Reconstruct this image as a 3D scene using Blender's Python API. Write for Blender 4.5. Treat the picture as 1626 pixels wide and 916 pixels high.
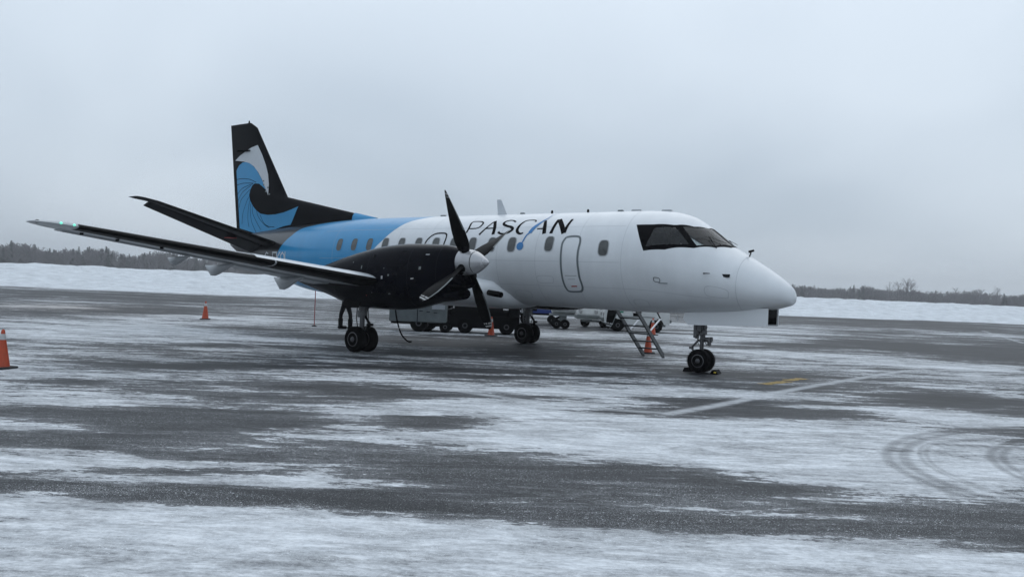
import bpy, bmesh, math, random
import numpy as np
from mathutils import Vector, Matrix, noise
from mathutils.geometry import delaunay_2d_cdt
R=math.radians; PI=math.pi
for o in list(bpy.data.objects): bpy.data.objects.remove(o)
scn=bpy.context.scene; COL=scn.collection
# ---------------- camera ----------------
yaw,pitch,roll=R(-52.983),R(-.147),R(2.368)
cam=bpy.data.cameras.new('camera'); camo=bpy.data.objects.new('camera',cam); COL.objects.link(camo); scn.camera=camo
f_=Vector((math.cos(yaw)*math.cos(pitch),math.sin(yaw)*math.cos(pitch),math.sin(pitch)))
r_=f_.cross(Vector((0,0,1))).normalized(); u_=r_.cross(f_)
r2=r_*math.cos(roll)+u_*math.sin(roll); u2=-r_*math.sin(roll)+u_*math.cos(roll)
m=Matrix((r2,u2,-f_)).transposed().to_4x4(); m.translation=Vector((-5.476,16.879,1.703)); camo.matrix_world=m
cam.sensor_width=36; cam.lens=28.94; cam.clip_start=.1; cam.clip_end=9000
FWD=Vector((math.cos(yaw),math.sin(yaw),0)); RGT=Vector((-FWD.y*-1,-FWD.x,0)); RGT=FWD.cross(Vector((0,0,1)))
CAM=Vector((-5.476,16.879,0))
# ---------------- overcast sky ----------------
SUN_EL,SUN_AZ=58,-70      # elevation, azimuth of the sun direction in the XY plane (degrees from +X)
w=bpy.data.worlds.new('World'); scn.world=w; w.use_nodes=True; nt=w.node_tree; N=nt.nodes; L=nt.links
N.clear(); out=N.new('ShaderNodeOutputWorld'); bg=N.new('ShaderNodeBackground'); L.new(bg.outputs[0],out.inputs[0])
sky=N.new('ShaderNodeTexSky'); sky.sky_type='NISHITA'; sky.sun_disc=False; sky.sun_elevation=R(SUN_EL); sky.sun_rotation=R(90-SUN_AZ)
sky.dust_density=3; sky.air_density=1
tc=N.new('ShaderNodeTexCoord'); sp=N.new('ShaderNodeSeparateXYZ'); L.new(tc.outputs['Generated'],sp.inputs[0])
def wmath(op,a,b=None,c=None):
    n=N.new('ShaderNodeMath'); n.operation=op
    for i,v in enumerate((a,b,c)):
        if v is None: continue
        if isinstance(v,(int,float)): n.inputs[i].default_value=v
        else: L.new(v,n.inputs[i])
    return n.outputs[0]
# cloud deck projected as a flat layer: divide the direction by its height
den=wmath('ADD',wmath('MAXIMUM',sp.outputs[2],0.0),.5)
cb=N.new('ShaderNodeCombineXYZ'); L.new(wmath('DIVIDE',sp.outputs[0],den),cb.inputs[0]); L.new(wmath('DIVIDE',sp.outputs[1],den),cb.inputs[1])
n1=N.new('ShaderNodeTexNoise'); n1.inputs['Scale'].default_value=1.1; n1.inputs['Detail'].default_value=3; n1.inputs['Roughness'].default_value=.45; n1.inputs['Distortion'].default_value=.3
mp=N.new('ShaderNodeMapping'); mp.inputs['Location'].default_value=(2.3,.4,0); L.new(cb.outputs[0],mp.inputs[0]); L.new(mp.outputs[0],n1.inputs['Vector'])
rp=N.new('ShaderNodeValToRGB'); rp.color_ramp.elements[0].position=.37; rp.color_ramp.elements[0].color=(.445,.528,.62,1); rp.color_ramp.elements[1].position=.63; rp.color_ramp.elements[1].color=(.625,.71,.80,1)
L.new(n1.outputs['Fac'],rp.inputs[0])
mul=N.new('ShaderNodeMixRGB'); mul.blend_type='MULTIPLY'; mul.inputs[0].default_value=1; L.new(sky.outputs[0],mul.inputs[1]); mul.inputs[2].default_value=(.09,.09,.09,1)
mx=N.new('ShaderNodeMixRGB'); mx.inputs[0].default_value=.93; L.new(mul.outputs[0],mx.inputs[1]); L.new(rp.outputs[0],mx.inputs[2])
# an overcast deck is brighter overhead than at the horizon
gain=wmath('MULTIPLY_ADD',wmath('POWER',wmath('MAXIMUM',sp.outputs[2],0.0),1.3),.55,1.12)
L.new(mx.outputs[0],bg.inputs[0]); L.new(gain,bg.inputs[1])
sun=bpy.data.lights.new('sun','SUN'); sun.energy=.5; sun.angle=R(75); sun.color=(1,.97,.93)
so=bpy.data.objects.new('sun',sun); COL.objects.link(so)
sd=Vector((math.cos(R(SUN_AZ))*math.cos(R(SUN_EL)),math.sin(R(SUN_AZ))*math.cos(R(SUN_EL)),math.sin(R(SUN_EL))))
so.rotation_euler=sd.to_track_quat('Z','Y').to_euler(); so.location=(0,0,60)
scn.view_settings.view_transform='Standard'; scn.view_settings.look='None'; scn.view_settings.exposure=0; scn.view_settings.gamma=1
scn.render.engine='CYCLES'
# ---------------- helpers ----------------
class MB:
    def __init__(s): s.v=[];s.f=[];s.m=[]
    def add(s,v,f,mat=0):
        b=len(s.v); s.v+=[tuple(p) for p in v]; s.f+=[tuple(i+b for i in q) for q in f]; s.m+=[mat]*len(f); return s
    def box(s,c,d,mat=0,rz=0,bev=0):
        cx,cy,cz=c; hx,hy,hz=d[0]/2,d[1]/2,d[2]/2; P=[]
        for z,ins in ((-hz,bev),(-hz+bev,0),(hz-bev,0),(hz,bev)) if bev else ((-hz,0),(hz,0)):
            a,b=hx-ins,hy-ins
            if bev: P.append([(-a+bev,-b),(a-bev,-b),(a,-b+bev),(a,b-bev),(a-bev,b),(-a+bev,b),(-a,b-bev),(-a,-b+bev)])
            else: P.append([(-a,-b),(a,-b),(a,b),(-a,b)])
            P[-1]=[(x,y,z) for x,y in P[-1]]
        ca,sa=math.cos(rz),math.sin(rz)
        P=[[(cx+x*ca-y*sa,cy+x*sa+y*ca,cz+z) for x,y,z in r] for r in P]
        return s.loft(P,mat)
    def loft(s,rings,mat=0,caps=True,closed=True):
        n=len(rings[0]); v=[p for r in rings for p in r]; f=[]
        for i in range(len(rings)-1):
            for j in range(n if closed else n-1):
                k=(j+1)%n; f.append((i*n+j,i*n+k,(i+1)*n+k,(i+1)*n+j))
        if caps: f.append(tuple(range(n))[::-1]); f.append(tuple((len(rings)-1)*n+j for j in range(n)))
        return s.add(v,f,mat)
    def tube(s,pts,r,n=8,mat=0,caps=True):
        pts=[Vector(p) for p in pts]; rr=r if isinstance(r,(list,tuple)) else [r]*len(pts); rings=[]
        for i,p in enumerate(pts):
            t=(pts[min(i+1,len(pts)-1)]-pts[max(i-1,0)]).normalized()
            a=t.cross(Vector((0,0,1)) if abs(t.z)<.9 else Vector((1,0,0))).normalized(); b=t.cross(a)
            rings.append([p+(a*math.cos(2*PI*k/n)+b*math.sin(2*PI*k/n))*rr[i] for k in range(n)])
        return s.loft(rings,mat,caps)
    def lathe(s,c,ax,prof,n=24,mat=0,caps=True):
        # prof = [(distance along axis, radius)]
        ax=Vector(ax).normalized(); a=ax.cross(Vector((0,0,1)) if abs(ax.z)<.9 else Vector((1,0,0))).normalized(); b=ax.cross(a); c=Vector(c)
        return s.loft([[c+ax*d+(a*math.cos(2*PI*k/n)+b*math.sin(2*PI*k/n))*max(r,.0005) for k in range(n)] for d,r in prof],mat,caps)
    def prism(s,poly,axis,lo,hi,mat=0):
        def P(a,b,c): return {'x':(c,a,b),'y':(a,c,b),'z':(a,b,c)}[axis]
        return s.loft([[P(a,b,lo) for a,b in poly],[P(a,b,hi) for a,b in poly]],mat)
    def mirror(s):
        s.v=[(x,-y,z) for x,y,z in s.v]; s.f=[q[::-1] for q in s.f]; return s
    def xf(s,M): s.v=[tuple(M@Vector(p)) for p in s.v]; return s
def worldloc(o):
    v=Vector((0,0,0))
    while o: v+=o.location; o=o.parent
    return v
def obj(name,mb,mats,parent=None,smooth=40,local=False,label=None,kind=None,fix=True):
    me=bpy.data.meshes.new(name); me.from_pydata(mb.v,[],mb.f)
    if not isinstance(mats,(list,tuple)): mats=[mats]
    for q in mats: me.materials.append(q)
    me.polygons.foreach_set('material_index',mb.m)
    if fix:
        bm=bmesh.new(); bm.from_mesh(me); bmesh.ops.recalc_face_normals(bm,faces=bm.faces); bm.to_mesh(me); bm.free()
    if smooth:
        me.polygons.foreach_set('use_smooth',[True]*len(me.polygons)); me.set_sharp_from_angle(angle=R(smooth))
    o=bpy.data.objects.new(name,me); COL.objects.link(o)
    if parent:
        o.parent=parent
        if not local: o.location=-worldloc(parent)
    if label: o['label']=label
    if kind: o['kind']=kind
    return o
def thing(name,label,cat,loc=(0,0,0),group=None,rz=0):
    o=bpy.data.objects.new(name,None); COL.objects.link(o); o.location=loc; o.rotation_euler=(0,0,rz); o.empty_display_size=.2
    o['label']=label; o['category']=cat
    if group: o['group']=group
    return o
def tag(o,label,cat,group=None):
    o['label']=label; o['category']=cat
    if group: o['group']=group
    return o
def copytree(o,parent=None):
    c=o.copy(); COL.objects.link(c); c.parent=parent
    for ch in list(o.children): copytree(ch,c)
    return c
# ---------------- materials ----------------
def mat(name,col,rough=.5,metal=0,coat=0,emis=None,es=0,noise_amt=.12,nscale=6,bump=0,spec=.5,trans=0,alpha=1,stretch=(1,1,1)):
    m=bpy.data.materials.new(name); m.use_nodes=True; nt=m.node_tree; b=nt.nodes['Principled BSDF']
    b.inputs['Roughness'].default_value=rough; b.inputs['Metallic'].default_value=metal; b.inputs['Coat Weight'].default_value=coat; b.inputs['Coat Roughness'].default_value=.12
    b.inputs['Specular IOR Level'].default_value=spec; b.inputs['Alpha'].default_value=alpha
    tc=nt.nodes.new('ShaderNodeTexCoord'); mp=nt.nodes.new('ShaderNodeMapping'); mp.inputs['Scale'].default_value=stretch; nt.links.new(tc.outputs['Object'],mp.inputs[0])
    n=nt.nodes.new('ShaderNodeTexNoise'); n.inputs['Scale'].default_value=nscale; n.inputs['Detail'].default_value=6; n.inputs['Roughness'].default_value=.6; nt.links.new(mp.outputs[0],n.inputs['Vector'])
    r=nt.nodes.new('ShaderNodeValToRGB'); r.color_ramp.elements[0].position=.3; r.color_ramp.elements[1].position=.7
    r.color_ramp.elements[0].color=tuple(c*(1-noise_amt) for c in col)+(1,); r.color_ramp.elements[1].color=tuple(min(1,c*(1+noise_amt)) for c in col)+(1,)
    nt.links.new(n.outputs['Fac'],r.inputs[0]); nt.links.new(r.outputs[0],b.inputs['Base Color'])
    rr=nt.nodes.new('ShaderNodeMapRange'); rr.inputs['To Min'].default_value=max(0,rough-.08); rr.inputs['To Max'].default_value=min(1,rough+.1); nt.links.new(n.outputs['Fac'],rr.inputs['Value']); nt.links.new(rr.outputs[0],b.inputs['Roughness'])
    if bump:
        bp=nt.nodes.new('ShaderNodeBump'); bp.inputs['Strength'].default_value=bump; bp.inputs['Distance'].default_value=.02; nt.links.new(n.outputs['Fac'],bp.inputs['Height']); nt.links.new(bp.outputs[0],b.inputs['Normal'])
    if emis: b.inputs['Emission Color'].default_value=emis+(1,); b.inputs['Emission Strength'].default_value=es
    return m
M=dict(
 white=mat('white_paint',(.66,.68,.70),.3,coat=.5,noise_amt=.03,nscale=1.5),
 black=mat('black_paint',(.004,.0042,.006),.42,spec=.22,coat=0,noise_amt=.3,nscale=3),
 nac=mat('navy_black_paint',(.001,.0013,.004),.16,spec=.22,coat=0,noise_amt=.4,nscale=4),
 blue=mat('blue_paint',(.006,.235,.48),.34,coat=.1,noise_amt=.06,nscale=2),
 blue2=mat('decal_blue',(.02,.17,.42),.35,noise_amt=.05),
 ink=mat('black_decal',(.003,.003,.004),.5,spec=.2),
 finwhite=mat('fin_light_grey',(.5,.53,.56),.35,coat=.2,noise_amt=.04),
 grey=mat('light_grey_paint',(.36,.375,.39),.4,coat=.1,noise_amt=.08,nscale=3),
 dgrey=mat('dark_grey_paint',(.014,.015,.018),.5,spec=.2,noise_amt=.2),
 boot=mat('rubber_boot',(.003,.003,.0035),.42,spec=.2,noise_amt=.3,nscale=9),
 tyre=mat('tyre_rubber',(.004,.004,.0045),.85,spec=.15,noise_amt=.3,nscale=20,bump=.2),
 rim=mat('wheel_metal',(.09,.09,.095),.4,metal=.6),
 steel=mat('gear_steel',(.10,.102,.106),.38,metal=.5,noise_amt=.25,nscale=12),
 dark=mat('dark_metal',(.006,.006,.007),.6,spec=.2,noise_amt=.3),
 alu=mat('aluminium',(.55,.56,.58),.35,metal=.8),
 spin=mat('spinner_paint',(.40,.40,.41),.25,metal=.35,coat=.3,noise_amt=.04),
 orange=mat('cone_orange',(.38,.045,.009),.5,noise_amt=.15,nscale=10),
 coner=mat('cone_base_rubber',(.012,.012,.012),.7),
 refl=mat('cone_collar_white',(.36,.36,.36),.4,noise_amt=.1,nscale=30),
 vwhite=mat('vehicle_white',(.5,.51,.5),.42,noise_amt=.12,nscale=4),
 vgrey=mat('vehicle_grey',(.13,.145,.145),.5,noise_amt=.15,nscale=5),
 vblue=mat('cart_blue',(.01,.03,.16),.45),
 red=mat('red_mark',(.35,.02,.02),.45),
 yellow=mat('yellow_mark',(.5,.36,.04),.6),
 green=mat('green_mark',(.02,.2,.12),.5),
 cloth=mat('black_workwear',(.008,.008,.009),.85,bump=.3,nscale=30),
 skin=mat('skin',(.35,.2,.14),.5),
 lamp=mat('green_lamp',(.1,.7,.5),.3,emis=(.25,.9,.7),es=.75),
 lampw=mat('white_lamp',(.8,.8,.8),.3,emis=(1,1,.95),es=1.5),
 rubberline=mat('seal_grey',(.13,.15,.16),.5),seam=mat('seam_grey',(.38,.405,.425),.5),
 pane=mat('cabin_pane',(.05,.055,.055),.12,noise_amt=.25,nscale=4,spec=.6),
 worn=mat('worn_yellow_paint',(.30,.205,.06),.8,noise_amt=.5,nscale=14),
 redthin=mat('pole_red',(.4,.12,.12),.5),
)
def glassmat():
    m=bpy.data.materials.new('cockpit_glass'); m.use_nodes=True; nt=m.node_tree; N=nt.nodes; N.clear(); L=nt.links
    o=N.new('ShaderNodeOutputMaterial'); t=N.new('ShaderNodeBsdfTransparent'); t.inputs[0].default_value=(.74,.79,.79,1); g=N.new('ShaderNodeBsdfGlossy'); g.inputs['Roughness'].default_value=.04
    fr=N.new('ShaderNodeFresnel'); fr.inputs[0].default_value=1.5; mx=N.new('ShaderNodeMixShader'); L.new(fr.outputs[0],mx.inputs[0]); L.new(t.outputs[0],mx.inputs[1]); L.new(g.outputs[0],mx.inputs[2]); L.new(mx.outputs[0],o.inputs[0]); return m
M['glass']=glassmat()
for k_,i_ in (('nac',1.2),('black',1.2),('boot',1.2),('tyre',1.15),('ink',1.15),('dark',1.2),('cloth',1.15),('dgrey',1.2)): M[k_].node_tree.nodes['Principled BSDF'].inputs['IOR'].default_value=i_
# ---------------- measured data ----------------
FUS=[(0,1.70,1.70,1.70,0.0),(.03,1.83,1.585,1.70,.14),(.18,2.0,1.51,1.74,.33),(.53,2.25,1.42,1.80,.56),(.94,2.50,1.35,1.90,.76),(1.32,2.72,1.31,2.0,.89),(1.87,3.13,1.28,2.12,1.02),(2.34,3.41,1.26,2.25,1.10),(2.83,3.52,1.25,2.35,1.14),(3.5,3.55,1.245,2.40,1.155),(8,3.54,1.245,2.40,1.155),(12.4,3.52,1.235,2.39,1.155),(13.6,3.48,1.23,2.37,1.11),(15,3.40,1.32,2.38,.93),(15.8,3.35,1.46,2.42,.80),(17,3.25,1.75,2.52,.56),(18,3.16,2.08,2.63,.36),(19,3.08,2.45,2.76,.17),(19.5,3.0,2.7,2.85,.05)]
def pchip(xs,ys):
    n=len(xs);h=[xs[i+1]-xs[i] for i in range(n-1)];d=[(ys[i+1]-ys[i])/h[i] for i in range(n-1)]
    m=[d[0]]+[0 if d[i-1]*d[i]<=0 else 3*(h[i-1]+h[i])/((2*h[i]+h[i-1])/d[i-1]+(h[i]+2*h[i-1])/d[i]) for i in range(1,n-1)]+[d[-1]]
    def f(x):
        x=min(max(x,xs[0]),xs[-1]);i=0
        while i<n-2 and x>xs[i+1]: i+=1
        t=(x-xs[i])/h[i];t2=t*t;t3=t2*t
        return (2*t3-3*t2+1)*ys[i]+(t3-2*t2+t)*h[i]*m[i]+(-2*t3+3*t2)*ys[i+1]+(t3-t2)*h[i]*m[i+1]
    return f
FT,FB,FZ,FW=[pchip([r[0] for r in FUS],[r[k] for r in FUS]) for k in (1,2,3,4)]
def fus(x,th):
    # surface point of the fuselage at station x, angle th (0 = starboard, pi/2 = top)
    zt,zb,zm,w=FT(x),FB(x),FZ(x),FW(x); s=math.sin(th)
    return (x,w*math.cos(th),zm+(zt-zm)*s if s>0 else zm+(zm-zb)*s)
LETTERS = {'P':[[(8.031,31.93,0.035),(8.025,39.69,0.035),(8.062,48.79,0.032),(8.027,52.8,0.024),(7.867,53.3,0.024),(7.735,51.98,0.027),(7.666,48.28,0.031),(7.687,42.21,0.031),(7.78,39.36,0.023),(8.001,38.71,0.02)]],'A':[[(7.584,28.78,0.039),(7.465,39.24,0.031),(7.339,52.82,0.027)],[(7.334,53.18,0.05),(7.194,39.7,0.058),(7.144,29.19,0.057)],[(7.486,38.86,0.023),(7.206,39.17,0.023)]],'S':[[(6.661,50.4,0.034),(6.789,53.94,0.027),(6.929,53.62,0.031),(7.003,49.88,0.042),(6.973,45.88,0.046),(6.847,42.83,0.046),(6.691,40.62,0.049),(6.613,36.92,0.053),(6.673,32.82,0.045),(6.792,30.19,0.034),(6.939,30.6,0.034),(7.016,33.24,0.042)]],'C':[[(6.065,49.88,0.034),(6.088,53.13,0.022),(6.224,53.9,0.023),(6.368,52.35,0.026),(6.448,45.29,0.041),(6.467,37.83,0.053),(6.427,32.92,0.049),(6.332,30.0,0.037),(6.237,31.09,0.026)]],'A2':[[(5.881,37.15,0.026),(5.66,37.49,0.026)],[(5.783,51.78,0.041),(5.695,41.07,0.062),(5.616,29.71,0.066)]],'N':[[(5.43,29.96,0.058),(5.425,39.55,0.051),(5.423,53.96,0.055)],[(5.407,53.93,0.073),(5.202,40.63,0.076),(5.064,30.24,0.082)],[(5.066,30.57,0.064),(5.056,41.8,0.047),(5.038,54.01,0.04)]]}
SWOOSH = [[(5.636,72.09,0.007),(5.748,66.84,0.009),(5.77,57.85,0.015),(5.816,53.21,0.026),(5.912,44.7,0.052),(5.99,38.1,0.067),(6.042,31.0,0.066)],[(6.026,31.79,0.026),(6.099,28.25,0.024),(6.145,21.92,0.022),(6.19,14.74,0.022)]]
BALL = (6.218,13.48,0.103)
DOOR = [(4.954,24.52,0.002),(4.823,25.72,0.002),(4.667,25.69,0.002),(4.582,23.99,0.002),(4.548,18.57,0.002),(4.558,11.69,0.002),(4.566,4.22,0.002),(4.563,-4.72,0.002),(4.548,-13.68,0.002),(4.54,-22.11,0.002),(4.519,-29.2,0.002),(4.523,-34.89,0.002),(4.571,-39.02,0.002),(4.65,-40.46,0.002),(4.909,-40.86,0.002),(4.978,-36.82,0.002),(5.004,-28.17,0.002),(5.009,-17.57,0.002),(5.014,-5.07,0.002),(5.02,7.34,0.002),(5.018,17.68,0.002)]
PLACARD = [[(4.817,-33.52,0.033),(4.657,-33.02,0.033)],[(4.928,-20.22,0.02),(4.614,-19.98,0.02)],[(4.867,-24.52,0.017),(4.669,-24.22,0.016)]]
EXIT = [(9.173,15.9,0.002),(9.185,24.82,0.002),(9.136,31.05,0.002),(9.004,33.01,0.002),(8.825,32.41,0.002),(8.725,28.45,0.002),(8.708,22.0,0.002),(8.73,15.92,0.002)]
COCK_OUT = [(3.277,42.11),(2.863,44.56),(2.469,50.24),(2.381,49.08),(2.069,61.49),(1.893,91.88),(1.708,90.96),(1.294,86.83),(1.523,49.88),(1.877,32.81),(1.897,31.17),(2.452,17.72),(2.929,10.82)]
COCK_P1 = [(2.788,39.9),(2.376,47.0),(1.964,33.73),(2.219,25.38),(2.573,19.23),(2.899,14.06),(2.842,26.13)]
COCK_P2 = [(2.254,50.78),(2.017,62.23),(1.847,84.27),(1.597,84.03),(1.322,81.32),(1.534,51.8),(1.838,35.91),(2.035,43.05)]
BLUEWHITE = [(10.109,65.57),(10.306,59.25),(10.476,50.86),(10.62,41.4),(10.779,31.2),(10.962,20.25),(11.166,10.13)]
BLACKBLUE = [(14.775,61.25),(15.053,55.26),(15.35,35.81),(15.57,23.63),(15.748,12.04),(15.906,-0.7)]
FIN_WHITE = [(19.42,5.64),(19.13,5.79),(18.75,5.92),(18.45,6.02),(18.12,6.08),(17.86,5.76),(17.61,5.38),(17.45,5.06),(17.36,4.73),(17.36,4.36),(17.53,4.6),(17.73,4.89),(17.97,5.15),(18.25,5.37),(18.53,5.5),(18.88,5.57)]
FIN_BLUE = [(19.33,5.29),(19.18,5.45),(18.96,5.54),(18.68,5.55),(18.41,5.46),(18.09,5.25),(17.85,5.01),(17.65,4.77),(17.51,4.56),(17.68,4.66),(17.89,4.77),(18.14,4.79),(18.28,4.73),(18.4,4.59),(18.46,4.41),(18.4,4.22),(18.24,4.03),(18.04,3.88),(17.8,3.77),(17.39,3.72),(16.96,3.73),(16.54,3.78),(16.12,3.87),(15.78,3.96),(15.94,3.71),(16.15,3.38),(16.51,3.34),(16.89,3.26),(17.35,3.06),(17.95,3.1),(19.02,3.3)]
FIN_LINES = [[(19.31,4.98),(18.92,4.99),(18.45,4.94),(18.06,4.82)],[(19.26,4.79),(18.83,4.83),(18.21,4.8)],[(19.21,4.46),(18.9,4.66),(18.25,4.78)],[(19.17,4.24),(18.89,4.52),(18.36,4.73)],[(19.09,4.01),(18.95,4.28),(18.43,4.59)],[(18.89,3.44),(18.85,3.81),(18.63,4.18),(18.46,4.36)],[(18.46,3.34),(18.55,3.62),(18.52,3.94),(18.43,4.22)],[(18.03,3.15),(18.32,3.52),(18.4,3.9),(18.36,4.13)],[(17.77,3.24),(18.05,3.52),(18.26,3.8),(18.27,4.03)],[(17.29,3.3),(17.6,3.42),(17.91,3.65),(18.04,3.86)],[(17.01,3.32),(17.37,3.35),(17.64,3.49),(17.83,3.74)]]
FIN_BLOB = [(18.06,3.7),(17.82,3.67),(17.91,3.6)]
DORSAL_BLUE = [(13.18,3.67),(12.25,3.52),(13.36,3.48)]
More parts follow.
